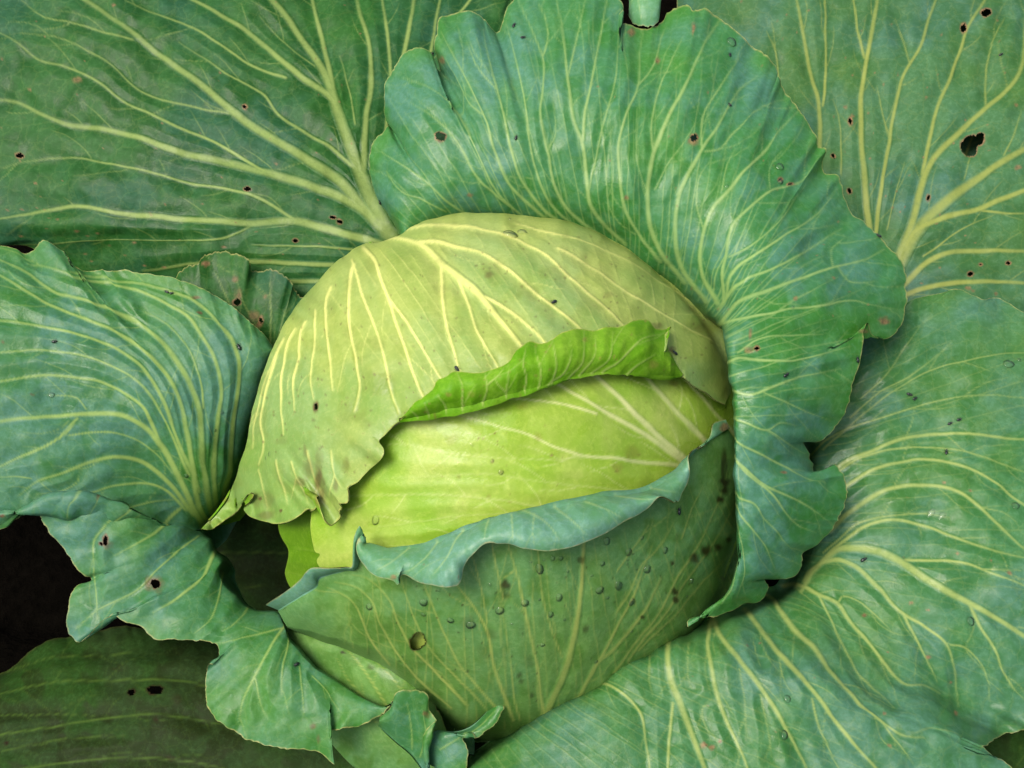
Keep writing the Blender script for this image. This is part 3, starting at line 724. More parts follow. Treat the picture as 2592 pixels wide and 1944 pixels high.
build_leaf('C', 'wrapper_leaf', 'tall blue-green wrapper leaf with frilled edge standing behind and beside the head', PX, PY, PZ, [M_WRAP], veins=VC,
           holes=[(1114, 344, 17, 13), (1759, 344, 10, 9), (2003, 463, 9, 3.5), (1978, 452, 5, 4), (1916, 881, 5, 6)],
           spots=[(1755, 72, 5, 12, .9), (1755, 352, 14, 11, .7), (1665, 152, 6, 6, .9), (1601, 78, 10, 8, .8), (1586, 500, 6, 6, .8), (1190, 492, 7, 5, .7), (1110, 355, 12, 6, .6), (1899, 845, 4, 12, .7), (1895, 885, 14, 8, .6), (1985, 1194, 7, 4, .8), (2013, 756, 5, 5, .7), (2112, 702, 4, 4, .7), (2240, 812, 12, 10, .8), (1118, 152, 7, 9, .7), (2185, 838, 12, 5, .6)]
           + [(rc.uniform(1500, 2250), rc.uniform(60, 800), rc.uniform(1.5, 3), rc.uniform(1.5, 3), .6) for _ in range(35)],
           raised=0.26, quilt=6.4, undul=7, seed=6, iso=(26, 4.6, .75, 18, PX.shape[1] - 4, 0, .75))
# rolled tongue of the same kind of leaf at the top
PX, PY, PZ, u, v = fan('0:1588,-70,-300 1:1630,-75,-290 2:1682,-70,-300', '0:1590,40,-290 .4:1600,58,-262 .8:1625,66,-240 1.3:1650,66,-240 1.7:1668,52,-250 2:1672,10,-270', 25, seed=8, sp=4, smooth=10, ep=2)
build_leaf('O', 'wrapper_leaf', 'pale bluish rolled leaf tongue above the wrapper leaf frill', PX, PY, PZ, [M_RIMBLUE], veins=[V('S', [5, 3], '1610,-60 1615,0 1625,60')], seed=8)

# ------------------------------------------------------------------ broad right outer leaf
VD = [V('I', [36, 58, 50, 34, 28], '960,660 1010,590 1080,500 1180,430 1330,430 1500,490 1700,620 1900,730 2050,810 2212,910 2500,1080')]
VD += [V('F', w, p) for w, p in [([14, 8], '1000,1240 1050,1180 1200,1080 1450,1000 1700,920 1900,890 2300,900'), ([32, 24, 14], '1120,1330 1180,1280 1350,1200 1550,1120 1800,1095 2000,1110 2400,1150'), ([16, 9], '1140,1340 1200,1290 1400,1200 1650,1170 1850,1190 2050,1250 2300,1330'),
    ([28, 20, 12], '1150,1440 1220,1390 1400,1290 1600,1245 1800,1260 2000,1340 2220,1490 2400,1620'), ([36, 26, 14], '1120,1640 1210,1560 1350,1460 1550,1390 1700,1390 1850,1430 2000,1540 2120,1650 2300,1800'), ([13, 8], '1080,1190 1150,1130 1300,1000 1500,850 1700,740 1900,690 2100,650 2300,640'), ([11, 7], '1300,900 1450,760 1560,600 1640,480'), ([12, 7], '1240,1010 1400,870 1600,760 1750,640')]]
VD += [V('I', w, p) for w, p in [([28, 20, 12], '1060,520 1130,440 1220,370 1350,290 1500,265 1700,310 1900,390 2100,450 2350,500'), ([15, 9], '1080,450 1140,400 1300,280 1500,240 1640,225 1800,250'), ([24, 16, 12], '1550,490 1750,490 1900,510 2050,570 2300,670'), ([11, 8], '1990,540 2200,550'),
    ([24, 16, 9], '1910,740 1980,880 2060,1000 2090,1100 2250,1320'), ([38, 32, 20, 11], '980,610 1030,540 1150,490 1250,520 1400,650 1530,790 1650,860 1780,970 1820,1090 1870,1300'), ([22, 14, 8], '1540,800 1590,900 1680,1070 1740,1180'), ([13, 8], '1800,970 1860,980 2000,1120 2030,1300'),
    ([28, 30, 22, 10], '860,620 900,620 980,640 1060,690 1170,740 1220,810 1330,940 1450,1080 1560,1180 1660,1190 1760,1230'), ([13, 7], '1170,740 1190,700 1280,720 1370,790 1480,900'), ([17, 9], '1060,690 1130,830 1200,960 1290,1110 1420,1220 1500,1300'),
    ([34, 38, 26, 12], '770,670 800,690 850,760 950,900 1030,980 1130,1110 1230,1210 1400,1380 1550,1480 1650,1490'), ([36, 40, 28, 15], '640,750 670,780 740,860 850,1000 950,1120 1050,1240 1150,1380 1270,1530 1380,1650 1500,1800'), ([34, 38, 26, 15], '460,800 480,850 560,970 640,1070 740,1210 820,1330 900,1470 990,1640 1080,1800'),
    ([28, 32, 22, 13], '450,820 445,880 440,950 460,1080 490,1240 550,1400 620,1540 660,1650 720,1800'), ([36, 46, 36, 22], '240,890 225,940 215,1030 240,1180 290,1300 340,1430 420,1640 500,1820'), ([22, 15], '245,1290 230,1450 220,1650 210,1800'), ([10, 7], '110,1010 110,1150 130,1250'), ([22, 13], '-250,1140 -120,1190 0,1270 60,1340 90,1480 115,1650 130,1800'),
    ([9, 6], '850,1020 870,1150 920,1250'), ([15, 9], '1030,1270 1060,1400 1140,1580 1200,1700'), ([9, 6], '740,1250 780,1450 800,1600'), ([9, 6], '470,1270 420,1310 460,1500'), ([8, 6], '330,940 330,1150 350,1210'), ([8, 5], '700,930 740,1080'), ([8, 5], '620,1090 650,1300 660,1500'), ([11, 7], '1420,1400 1480,1480 1600,1640')]]
PX, PY, PZ, u, v = fan(
    '0:2170,840,-230 1:2120,920,-200 2:2080,1000,-170 3:2055,1100,-150 4:2045,1200,-130 5:2045,1300,-110 6:2040,1390,-90 7:2015,1455,-60 8:1985,1500,-20 9:1930,1520,20 10:1830,1566,70 11:1700,1622,105 12:1590,1667,118 13:1480,1742,130 14:1380,1802,140 15:1290,1862,150 16:1190,1938,160 17:1120,2000,165',
    '0:2240,790,-200 .4:2311,758,-195 .8:2388,740,-205 1:2410,731,-195 1.3:2451,738,-210 1.6:2487,758,-195 1.9:2532,754,-205 2.2:2587,790,-200 3:2800,850,-190 4:2850,1050,-100 5:2880,1250,0 6:2880,1450,80 7:2850,1680,120 8:2740,1830,140 8.5:2620,1848,150 9:2575,1852,140 9.5:2530,1862,150 10:2503,1883,185 10.4:2486,1884,215 10.8:2520,1915,235 11.2:2562,1944,240 12:2560,2080,270 13:2250,2180,310 14:1950,2180,320 15:1600,2180,325 16:1350,2150,325 17:1180,2120,320',
    '0:25 2:60 5:75 7:80 9:45 10.5:75 12:70 15:45 17:30', 0.6, 1.0, hid='0:-40,20 6:-40,0 9:-10,-30 17:10,-30', hdepth=240, ruffle=10, rfreq=2, seed=7, ep='0:5 9:5 9.5:10 11.5:10 12.5:5 17:5')
# long hollow beside the rib that runs to the folded corner
def segd(ax, ay, bx, by):
    t = np.clip(((PX - ax) * (bx - ax) + (PY - ay) * (by - ay)) / ((bx - ax) ** 2 + (by - ay) ** 2), 0, 1)
    return np.hypot(PX - ax - t * (bx - ax), PY - ay - t * (by - ay)), t
d1, t1 = segd(2200, 1660, 2490, 1880); PZ += 38 * np.exp(-(d1 / 42) ** 2) * t1
d2, t2 = segd(2260, 1620, 2540, 1830); PZ -= 40 * np.exp(-(d2 / 50) ** 2) * t2
rd = np.random.default_rng(25)
build_leaf('D', 'outer_leaf', 'broad waxy right-hand outer leaf with heavy curved ribs', PX, PY, PZ, [M_RIGHT], veins=VD,
           spots=[(1592 + x * .452, 1194 + y * .452, r * .42, r * .36, .8) for x, y, r in [(420, 1530, 22), (465, 1545, 18), (510, 1510, 12), (1580, 735, 12), (1680, 1040, 16), (1440, 1345, 9), (1320, 805, 14), (1850, 1335, 16), (1460, 1535, 11), (2135, 565, 14), (1840, 455, 10), (1765, 62, 10), (1815, 1180, 8), (740, 940, 8), (1910, 105, 10), (1675, 775, 8), (2030, 495, 7), (665, 965, 7), (1450, 1010, 6)]]
           + [(rd.uniform(1300, 2580), rd.uniform(900, 1930), rd.uniform(1.5, 2.6), rd.uniform(1.5, 2.6), .5) for _ in range(40)],
           raised=0.26, quilt=8.8, undul=8, seed=7, midrib=0, iso=(40, 4.0, .34, 18, PX.shape[1] - 4, .05, .95))

# ------------------------------------------------------------------ broad left outer leaf
VE_ = [V('D', w, p) for w, p in [
    ([50, 40, 24, 14], '1220,1600 1180,1480 1130,1200 1120,980 1060,820 980,680 860,540 700,430 550,360 300,290 100,160 -150,60'),
    ([44, 28, 16], '1250,1560 1300,1250 1310,1050 1340,850 1340,700 1300,570 1200,440 1080,340 950,290 700,240 400,180'), ([40, 26, 13], '1230,1580 1200,1250 1220,1050 1240,850 1210,700 1130,550 1050,440 900,350 700,270 400,200 150,130'),
    ([15, 9], '1140,960 1130,850 1100,740 1060,640 950,500 800,400'), ([42, 26, 15], '1180,1620 1130,1520 1080,1300 1050,1100 1000,900 930,760 820,640 700,550 550,480 350,400 150,300 0,210 -200,120'),
    ([34, 22, 15], '1120,1430 1080,1330 1000,1180 950,1000 880,850 780,710 650,620 500,560 250,500 0,460 -250,430'), ([22, 16, 12], '1060,1340 980,1180 900,980 800,830 650,730 450,660 200,630 0,640 -250,660'),
    ([28, 20, 14], '900,1180 850,1080 800,960 680,870 550,810 400,780 200,770 0,800 -200,830'), ([46, 34, 20], '1150,1620 1120,1570 1000,1340 900,1180 800,1070 680,1000 500,985 300,1000 100,1010 -200,1060'),
    ([22, 10], '430,1010 370,1090 250,1170 100,1230 0,1280 -150,1330'), ([13, 10], '380,1110 550,1090 700,1110 850,1200 1000,1360'), ([36, 26, 12], '1100,1560 1050,1500 900,1330 800,1260 650,1230 500,1260 350,1320 200,1370 100,1450'),
    ([11, 7], '170,1350 80,1340 0,1340'), ([22, 15, 10], '1050,1530 1000,1480 900,1400 720,1380 550,1420 390,1500 380,1600'), ([12, 7], '480,960 430,900 250,880'), ([11, 7], '460,1290 440,1360 350,1420 200,1440')]]
VE_ += [V('G', w, p) for w, p in [([24, 9], '1030,200 990,230 900,320 800,380 640,470'), ([13, 10], '600,290 700,220 860,170 1000,160'), ([15, 8], '590,300 520,400 520,540'), ([28, 22, 10], '1210,440 1190,470 1130,580 1050,650 950,730 850,790'), ([15, 8], '1120,350 1050,400 900,530 760,660 530,780 420,870'),
    ([15, 8], '1270,560 1260,600 1220,720 1160,830 1080,900'), ([13, 8], '1400,740 1380,770 1300,850 1240,880'), ([11, 7], '520,540 530,700 540,830'), ([22, 15, 9], '1620,830 1590,860 1520,960 1420,1140 1350,1270 1330,1420'), ([15, 8], '1630,890 1620,930 1580,1100 1570,1250'),
    ([11, 7], '1680,1080 1690,1250 1700,1370'), ([11, 7], '1420,1160 1450,1300 1480,1380'), ([9, 6], '1750,1130 1850,1250 1900,1350'), ([13, 8], '1590,860 1450,900 1200,970')]]
PX, PY, PZ, u, v = fan(
    '0:690,898,-260 1:672,960,-270 2:652,1030,-285 3:634,1090,-295 4:618,1150,-305 5:600,1200,-315 6:582,1235,-320 7:562,1270,-320 8:547,1300,-315 9:534,1318,-305 10:522,1332,-290 11:516,1338,-265 12:517,1342,-235 13:521,1350,-205 14:530,1364,-175 15:546,1385,-145 16:566,1415,-105 17:571,1448,-85 18:598,1495,-70 19:655,1538,-60 20:712,1548,-50 21:738,1600,20 22:772,1648,48 23:822,1695,66 24:880,1738,78 25:945,1775,125 26:985,1785,138',
    '0:692,872,-250 .4:668,842,-240 1:633,812,-232 2:565,758,-228 3:475,713,-232 3.5:407,697,-236 4:316,682,-240 4.5:244,679,-245 5:190,668,-248 5.3:158,632,-252 5.6:104,605,-256 5.8:86,627,-254 6:68,634,-255 6.5:0,618,-255 7:-300,560,-260 8:-620,760,-160 9:-680,1050,-60 10:-560,1330,-10 10.6:-160,1385,0 11:0,1340,0 11.4:32,1322,0 11.7:63,1294,10 12:86,1287,15 12.4:104,1316,0 12.7:122,1348,-8 13:158,1384,-10 13.5:190,1434,-10 13.8:217,1461,-15 14:230,1466,-30 14.2:199,1480,-20 14.6:176,1510,5 15:167,1556,15 15.3:167,1596,22 15.5:185,1619,28 15.7:203,1628,30 16:226,1601,30 16.3:262,1569,32 16.6:289,1556,36 16.9:316,1574,38 17.2:348,1583,40 17.4:384,1614,45 17.7:425,1618,48 18.2:479,1622,52 18.6:520,1628,58 18.9:546,1638,62 19.1:549,1652,66 19.5:533,1678,70 19.9:524,1705,74 20.4:524,1750,80 20.9:533,1791,88 21.3:556,1827,95 21.8:610,1863,112 22.2:655,1881,122 22.6:723,1895,128 23:777,1899,130 23.2:814,1909,136 23.35:848,1934,150 23.45:832,1908,130 23.6:823,1886,122 23.8:828,1858,120 24.2:859,1847,124 24.6:904,1840,126 25:940,1826,136 25.5:972,1804,146 26:995,1772,152',  # unseen reach to the left is enlarged to shade the soil gap
    '0:30 2:70 4:120 6:170 8:190 10:160 12:110 14:75 16:50 20:40 23:30 26:8', 0.62, 1.0, hid='0:30,40 4:30,60 8:30,60 11:20,60 15:30,30 20:20,10 26:20,-10', hdepth=230, ruffle=16, rfreq=1.4, seed=9, ep='0:8 12:8 13.5:5.5 17:5 19.5:2.8 26:2.6', smooth=40, bend='0:0,0 7:0,0 9:0,-20 10.4:0,-72 11.3:0,-74 12:0,-45 12.8:0,-8 13.4:0,0 26:0,0')
build_leaf('E', 'outer_leaf', 'broad waxy left-hand outer leaf with wavy torn lower margin', PX, PY, PZ, [M_LEFT], veins=VE_, holes=[(393, 1476, 13, 14), (267, 1368, 7, 13), (256, 1376, 6, 4)],
           spots=[(393, 1480, 22, 20, .8), (272, 1380, 12, 12, .5), (505, 788, 7, 4, .8), (495, 747, 12, 4, .7), (792, 1838, 8, 10, .6), (805, 1870, 4, 12, .5), (545, 738, 8, 5, .4), (246, 1263, 4, 4, .6), (8, 866, 4, 4, .6), (80, 998, 5, 3, .6), (6, 1306, 8, 4, .9)], raised=0.26, quilt=9.6, undul=7, seed=9, midrib=0)

# ------------------------------------------------------------------ inner leaf low between left leaf and head, and the curled tips below it
VK = [V('H', [16, 8], '900,1400 820,1290 740,1170 660,1060 580,950 500,880'), V('H', [11, 7], '780,1400 700,1280 600,1150 540,1050'), V('H', [12, 7], '1050,1420 980,1330 900,1200 800,1080 700,960')]
PX, PY, PZ, u, v = fan('0:640,1640,-190 1:700,1740,-150 2:800,1850,-90 3:930,1960,-30 4:1080,2000,10',
    '0:700,1555,-80 .5:765,1580,-20 1:862,1612,60 1.4:916,1644,105 2:984,1682,140 2.5:1052,1736,145 3:1097,1780,130 3.5:1122,1830,105 4:1145,1885,80', 30, seed=10, curl=40)
build_leaf('K', 'wrapper_leaf', 'green wrapper leaf tucked low between the ribbon edge and the dark front leaf', PX, PY, PZ, [M_FRONT], veins=VK, spots=[(862, 1650, 7, 5, .8), (935, 1690, 12, 9, .5)], seed=10, undul=5)
PX, PY, PZ, u, v = fan('0:958,1838,150 1:1000,1876,150 2:1045,1915,150 3:1085,1975,150 4:1095,2010,150',
    '0:962,1815,160 .5:990,1786,175 .8:1000,1756,188 1.1:1020,1748,192 1.6:1061,1748,186 2:1086,1768,182 2.2:1089,1800,178 2.4:1104,1822,184 2.6:1086,1845,184 3:1077,1886,184 3.5:1083,1935,184 4:1100,1995,184', 18, seed=11, serr=1.5, sp=3.5, ep=2, smooth=12)
build_leaf('L', 'wrapper_leaf', 'twisted pale-edged leaf lobe curling below the front leaf', PX, PY, PZ, [M_LEFT], veins=[V('S', [5, 3], '1040,1900 1040,1850 1030,1780'), V('S', [4, 3], '1060,1920 1075,1860 1070,1800')], spots=[(1080, 1808, 9, 8, .7)], margins=('v1',), seed=11, undul=3)
PX, PY, PZ, u, v = fan('0:1085,1935,150 1:1080,1880,150 2:1105,1850,145 3:1150,1852,140 4:1188,1840,140 5:1222,1812,140 6:1250,1778,140',
    '0:1178,1990,180 .6:1182,1940,178 1:1184,1899,175 1.6:1174,1868,170 2:1192,1860,168 2.6:1210,1868,168 3:1225,1855,168 4:1251,1836,168 5:1268,1808,165 5.6:1277,1787,160 6:1262,1778,150', 12, seed=12, serr=1.5, sp=3.5, ep=2, smooth=12)
build_leaf('M', 'wrapper_leaf', 'small curled leaf tip poking out under the head', PX, PY, PZ, [M_LEFT], veins=[V('S', [5, 3], '1110,1900 1160,1870 1220,1830 1255,1795')], seed=12, undul=3)
PX, PY, PZ, u, v = fan('0:1150,1900,-60 1:1200,1910,-60', '0:1148,1810,-20 .3:1165,1780,-10 .6:1176,1758,0 .8:1186,1790,-5 1:1196,1850,-10', 10, seed=13, sp=4, smooth=8, ep=2)
build_leaf('Q', 'wrapper_leaf', 'narrow upright leaf shred at the foot of the head', PX, PY, PZ, [M_LEFT], veins=[V('S', [4, 2], '1172,1890 1175,1780')], seed=13, undul=2)

# ------------------------------------------------------------------ pale inner leaves of the head
def patch(rows, sp=SP, grow=0.0):
    """rows: list of stations strings with the same u range, top to bottom; depth from the head's dome"""
    rr = [row(r) for r in rows]
    lo, hi = rr[0][0][0], rr[0][0][-1]
    u = useries(rr, lo, hi, sp)
    P = np.stack([hermite(a, b[:, :2], u) for a, b in rr], 0)
    hgt = np.hypot(*(P[-1] - P[0]).T).max()
    n = int(hgt / sp)
    q = np.stack([hermite(np.linspace(0, 1, len(rr)), P[:, i], np.linspace(0, 1, n)) for i in range(P.shape[1])], 0)
    return q[..., 0], q[..., 1], u
PX, PY, u = patch(['0:800,1050 1:1000,1000 2:1250,950', '0:725,1200 1:950,1200 2:1250,1200', '0:704,1320 1:900,1330 2:1250,1330', '0:727,1400 1:900,1420 2:1250,1430', '0:719,1455 1:900,1500 2:1250,1520', '0:735,1492 1:900,1570 2:1250,1620', '0:775,1525 1:930,1570 2:1250,1630'])
build_leaf('I2', 'head_leaf', 'darker lime inner leaf tucked under the pale heart leaf', PX, PY, dome(PX, PY) - 78, [M_HEART2], veins=[V('S', [6, 4], '1000,1400 850,1400 740,1390'), V('S', [5, 3], '1000,1480 850,1470 745,1460')], margins=('u0',), seed=14, undul=3, mwidth=2)
VI = [V('9', [46, 36, 24, 14], '1930,930 1860,880 1700,760 1550,660 1400,580 1300,520 1200,460 1150,430 1000,350'), V('9', [20, 11], '1350,590 1150,530 950,510 800,500'), V('9', [50, 40, 26], '1930,920 1850,850 1720,740 1600,620 1480,500 1360,390 1250,280'),
      V('9', [44, 38, 26], '2050,840 1960,740 1860,640 1740,500 1650,400 1560,290', .8), V('9', [28, 24], '2150,720 2050,620 1950,500 1890,430 1800,320', .7), V('9', [34, 20, 12], '1900,900 1800,880 1600,860 1450,840 1250,820 1100,770 950,700 800,660 600,600 450,560', .8),
      V('9', [13, 10], '1300,830 1150,845 950,845 700,830 450,800 300,770 100,760', .38), V('9', [16, 12], '1750,1040 1600,1030 1400,1010 1200,990 950,960 750,930 500,940 200,950', .3), V('9', [18, 12], '1250,1160 1000,1110 850,1080 650,1060 400,1045 100,1050 -150,1060', .32), V('9', [13, 9], '1050,1150 900,1150 650,1160 400,1190 180,1220 -50,1260', .3),
      V('9', [10, 8], '700,1300 400,1320 100,1340', .4)]
PX, PY, u = patch(['0:900,930 1:1200,850 2:1600,800 3:1900,850', '0:830,1100 1:1150,1020 2:1600,950 3:1910,980', '0:790,1280 1:1120,1180 2:1600,1100 3:1910,1100', '0:797,1385 1:1120,1330 2:1600,1250 3:1900,1220', '0:811,1402 1:1120,1390 2:1600,1350 3:1890,1330', '0:803,1420 1:1120,1440 2:1600,1420 3:1880,1400', '0:818,1445 1:1120,1490 2:1600,1480 3:1870,1460', '0:870,1480 1:1130,1540 2:1580,1540 3:1850,1520', '0:985,1645 1:1160,1690 2:1540,1640 3:1810,1560'], sp=3.0)
PZI = dome(PX, PY) - 42
di = np.hypot((PX - 1745) / 170, (PY - 1180) / 120); PZI -= 22 * np.exp(-di ** 2)
ri_ = np.random.default_rng(8)
build_leaf('I', 'head_leaf', 'smooth pale lime heart leaf showing through the opening of the head', PX, PY, PZI, [M_HEART], veins=VI, margins=('u0',), seed=15, undul=3, mwidth=2, raised=0.2, quilt=4, midrib=0, dens=140,
           spots=[(900 + x * .452, 780 + y * .452, r * .45, r * .4, s) for x, y, r, s in [(1550, 810, 40, .3), (1530, 830, 16, .4), (1590, 820, 14, .45), (1465, 895, 34, .35), (1460, 910, 14, .6), (1100, 825, 10, .7), (818, 920, 14, .5), (766, 858, 10, .6), (575, 948, 12, .4), (690, 730, 9, .6), (715, 732, 8, .6), (780, 700, 6, .7), (795, 745, 7, .6), (795, 765, 6, .6), (1025, 720, 26, .3), (540, 730, 40, .22), (930, 550, 30, .25), (745, 1055, 14, .4), (1790, 415, 24, .4), (1060, 660, 10, .3), (865, 1090, 10, .25)]] + [(ri_.uniform(900, 1750), ri_.uniform(1000, 1350), 2, 2, .35) for _ in range(45)])

# ------------------------------------------------------------------ front leaf of the head with its rolled-out rim
JT = row('0:705,1546 .6:760,1512 1:800,1488 1.5:812,1464 2:872,1446 2.5:905,1432 2.7:915,1385 3:930,1378 3.5:985,1389 4:1052,1383 5:1120,1361 6:1188,1334 7:1290,1299 8:1414,1275 9:1520,1252 10:1623,1241 11:1704,1197 12:1735,1166 13:1790,1118 14:1845,1085')
JR = row('0:672,1533 .4:720,1500 .8:760,1466 1.1:772,1450 1.4:788,1438 1.8:840,1440 2.1:872,1437 2.4:893,1424 2.5:891,1390 2.6:894,1358 2.7:910,1330 2.78:923,1348 2.88:909,1372 3:907,1397 3.2:925,1434 3.4:948,1456 3.65:998,1470 3.75:1009,1479 3.85:1016,1457 4:1052,1470 4.4:1097,1481 4.8:1142,1483 5.05:1163,1470 5.2:1170,1438 5.6:1201,1397 6:1233,1374 6.5:1278,1375 7:1323,1388 7.4:1368,1395 7.8:1414,1393 8.3:1481,1374 9:1578,1322 9.5:1641,1286 9.9:1677,1255 10.1:1696,1264 10.4:1716,1272 10.8:1729,1246 11.4:1745,1200 12:1743,1154 12.3:1752,1141 13:1783,1126 13.4:1798,1104 13.7:1804,1074 14:1835,1062')
JB = row('0:730,1590 1:800,1622 2:885,1655 3:965,1700 4:1045,1760 5:1120,1840 6:1220,1900 7:1350,1880 8:1460,1820 9:1610,1750 10:1760,1690 11:1860,1630 12:1910,1520 13:1930,1370 14:1940,1220')
u = useries([JT, JR, JB], 0, 14)
T_ = hermite(JT[0], JT[1], u); R_ = hermite(JR[0], JR[1], u); B_ = hermite(JB[0], JB[1], u)
nA = int(np.percentile(np.hypot(*(B_ - T_).T), 80) / SP); nB = 34
va = np.linspace(0, 1, nA)[None, :]
ax = B_[:, :1] + (T_[:, :1] - B_[:, :1]) * va; ay = B_[:, 1:] + (T_[:, 1:] - B_[:, 1:]) * va
az = dome(ax, ay) + 6 - 30 * (1 - va) ** 2
az = smax(az, -230 + 0 * az)
# left shoulder stands away from the head
az += 60 * np.exp(-((ax - 720) / 90) ** 2 - ((ay - 1560) / 80) ** 2)
az -= 150 * np.clip(1 - va / 0.16, 0, 1) ** 2 * np.clip((6.5 - u) / 1.5, 0, 1)[:, None]
vb_ = np.linspace(0, 1, nB + 1)[None, 1:]
sw = np.clip(u / 1.5, 0.3, 1)[:, None] * np.clip((14.3 - u) / 1.5, 0.25, 1)[:, None]
bx = T_[:, :1] + (R_[:, :1] - T_[:, :1]) * vb_; by = T_[:, 1:] + (R_[:, 1:] - T_[:, 1:]) * vb_
wid = np.hypot(*(R_ - T_).T)[:, None]
zt = az[:, -1:]
bz = zt + (26 + 0.62 * wid) * sw * np.sin(vb_ * math.pi / 2) ** 0.8
below = np.clip((R_[:, 1:] - T_[:, 1:]) / 40, 0, 1)
bz = bz + (dome(bx, by) - dome(T_[:, :1], T_[:, 1:])) * below * 0.9 * vb_
bz += vb_ ** 2 * 9 * (vnoise(u * 3, u * 0, 61))[:, None]
PX = np.concatenate([ax, bx], 1); PY = np.concatenate([ay, by], 1); PZ = np.concatenate([az, bz], 1)
zone = np.zeros(PX.shape, int); zone[:, nA:] = 1
VJ = [V('H', w, p) for w, p in [([48, 42, 30, 20], '1720,1400 1760,1290 1830,1130 1880,950 1920,750 1940,550 1950,400 1960,250'), ([13, 8], '1820,1040 1750,850 1710,700 1690,450 1670,300'), ([24, 17, 9], '1730,1400 1710,1310 1680,1080 1640,900 1600,720 1560,550 1520,420 1490,300'), ([13, 8], '1590,1400 1570,1340 1530,1080 1500,850 1480,700'),
    ([26, 18, 9], '1550,1400 1510,1290 1440,1100 1400,900 1330,770 1240,650 1180,540'), ([13, 8], '1400,860 1380,720 1340,560 1320,480 1300,380'), ([20, 14, 9], '1480,1360 1410,1280 1250,1090 1170,930 1110,800 1050,650 1020,560'), ([13, 8], '1560,560 1470,620'), ([13, 8], '1490,720 1470,620 1430,400 1420,300'),
    ([22, 15, 9], '1290,1310 1230,1250 1060,1080 960,960 900,850 860,740 800,660 720,600 640,580'), ([15, 9], '1400,1340 1350,1280 1200,1130 1080,1000 1000,850 930,650 900,560'), ([17, 9], '1200,1330 1150,1290 950,1100 850,950 800,850 750,720 650,640 540,620'), ([17, 9], '850,1090 800,1030 740,930 700,820 640,720 500,650'),
    ([28, 18, 12], '1900,1290 1960,1180 2060,1010 2150,850 2250,640 2330,420'), ([24, 18], '1960,1180 2000,1100 2120,990 2260,820 2380,600')]]
VJ += [V('I', w, p) for w, p in [([18, 13, 9], '-80,1130 0,1020 130,850 270,620 420,380 520,150 560,0'), ([20, 14, 9], '0,1060 60,980 250,730 400,520 550,300 620,150'), ([15, 10], '60,1010 130,930 320,740 450,600 600,440'), ([13, 8], '-60,800 0,700 90,520 200,400 260,280'), ([11, 7], '300,380 360,220 420,80'), ([12, 8], '-60,560 40,420 120,300')]]
VJB = [V('9', w, p) for w, p in [([13, 9], '875,1140 880,1220 880,1310'), ([13, 8], '920,1130 1000,1160 1080,1210 1130,1280 1140,1340'), ([13, 8], '1100,1100 1130,1120 1220,1190 1300,1270'), ([12, 8], '750,1170 730,1230 720,1290'), ([13, 8], '620,1220 570,1280 520,1380 430,1500'), ([12, 7], '480,1270 400,1380 280,1490'), ([11, 7], '300,1340 200,1420 120,1470'), ([12, 7], '1280,1080 1400,1120 1500,1180'), ([11, 7], '1450,1040 1560,1060 1680,1070'), ([11, 7], '1600,1000 1700,1010 1800,1030'), ([10, 6], '1000,1150 990,1240 1000,1330')]]
for q in VJB: q['zone'] = 1
rj = np.random.default_rng(3)
build_leaf('J', 'head_leaf', 'dull green front leaf of the head with rolled-out bluish rim and water beads', PX, PY, PZ, [M_FRONT, M_RIMBLUE], zone=zone, zonemat=True, veins=VJ + VJB, holes=[(1057, 1626, 24, 22)],
           spots=[(1592 + x * .452, 1194 + y * .452, r * .5, r * .5, .9) for x, y, r in [(440, 445, 25), (380, 490, 25), (510, 430, 20), (570, 385, 13), (250, 515, 12), (265, 675, 18), (260, 720, 18), (530, 600, 12), (80, 820, 12), (540, 60, 26), (545, 110, 24), (520, 160, 18)]]
           + [(600 + x * .452, 1194 + y * .452, r * .5, r * .5, s) for x, y, r, s in [(1500, 640, 26, .85), (1505, 690, 22, .5), (1955, 880, 18, .6), (1580, 1140, 16, .6), (1590, 1170, 14, .6), (1650, 1255, 12, .6), (1300, 850, 34, .3), (1420, 910, 30, .3), (1930, 500, 20, .6), (880, 590, 12, .8), (1260, 750, 6, .8), (1410, 960, 5, .8), (1290, 1125, 8, .6), (1380, 1010, 40, .2), (1640, 1060, 26, .25), (1190, 690, 6, .7)]] + [(1832, 1085, 10, 14, .8), (1834, 1180, 9, 40, .75)]
           + [(rj.uniform(1000, 1840), rj.uniform(1400, 1800), rj.uniform(1.5, 3.2), rj.uniform(1.5, 3.2), .6) for _ in range(90)],
           raised=0.26, quilt=3.2, undul=3.5, seed=16, midrib=0, iso=(30, 4.4, .6, 10, nA - 6, .1, .9))

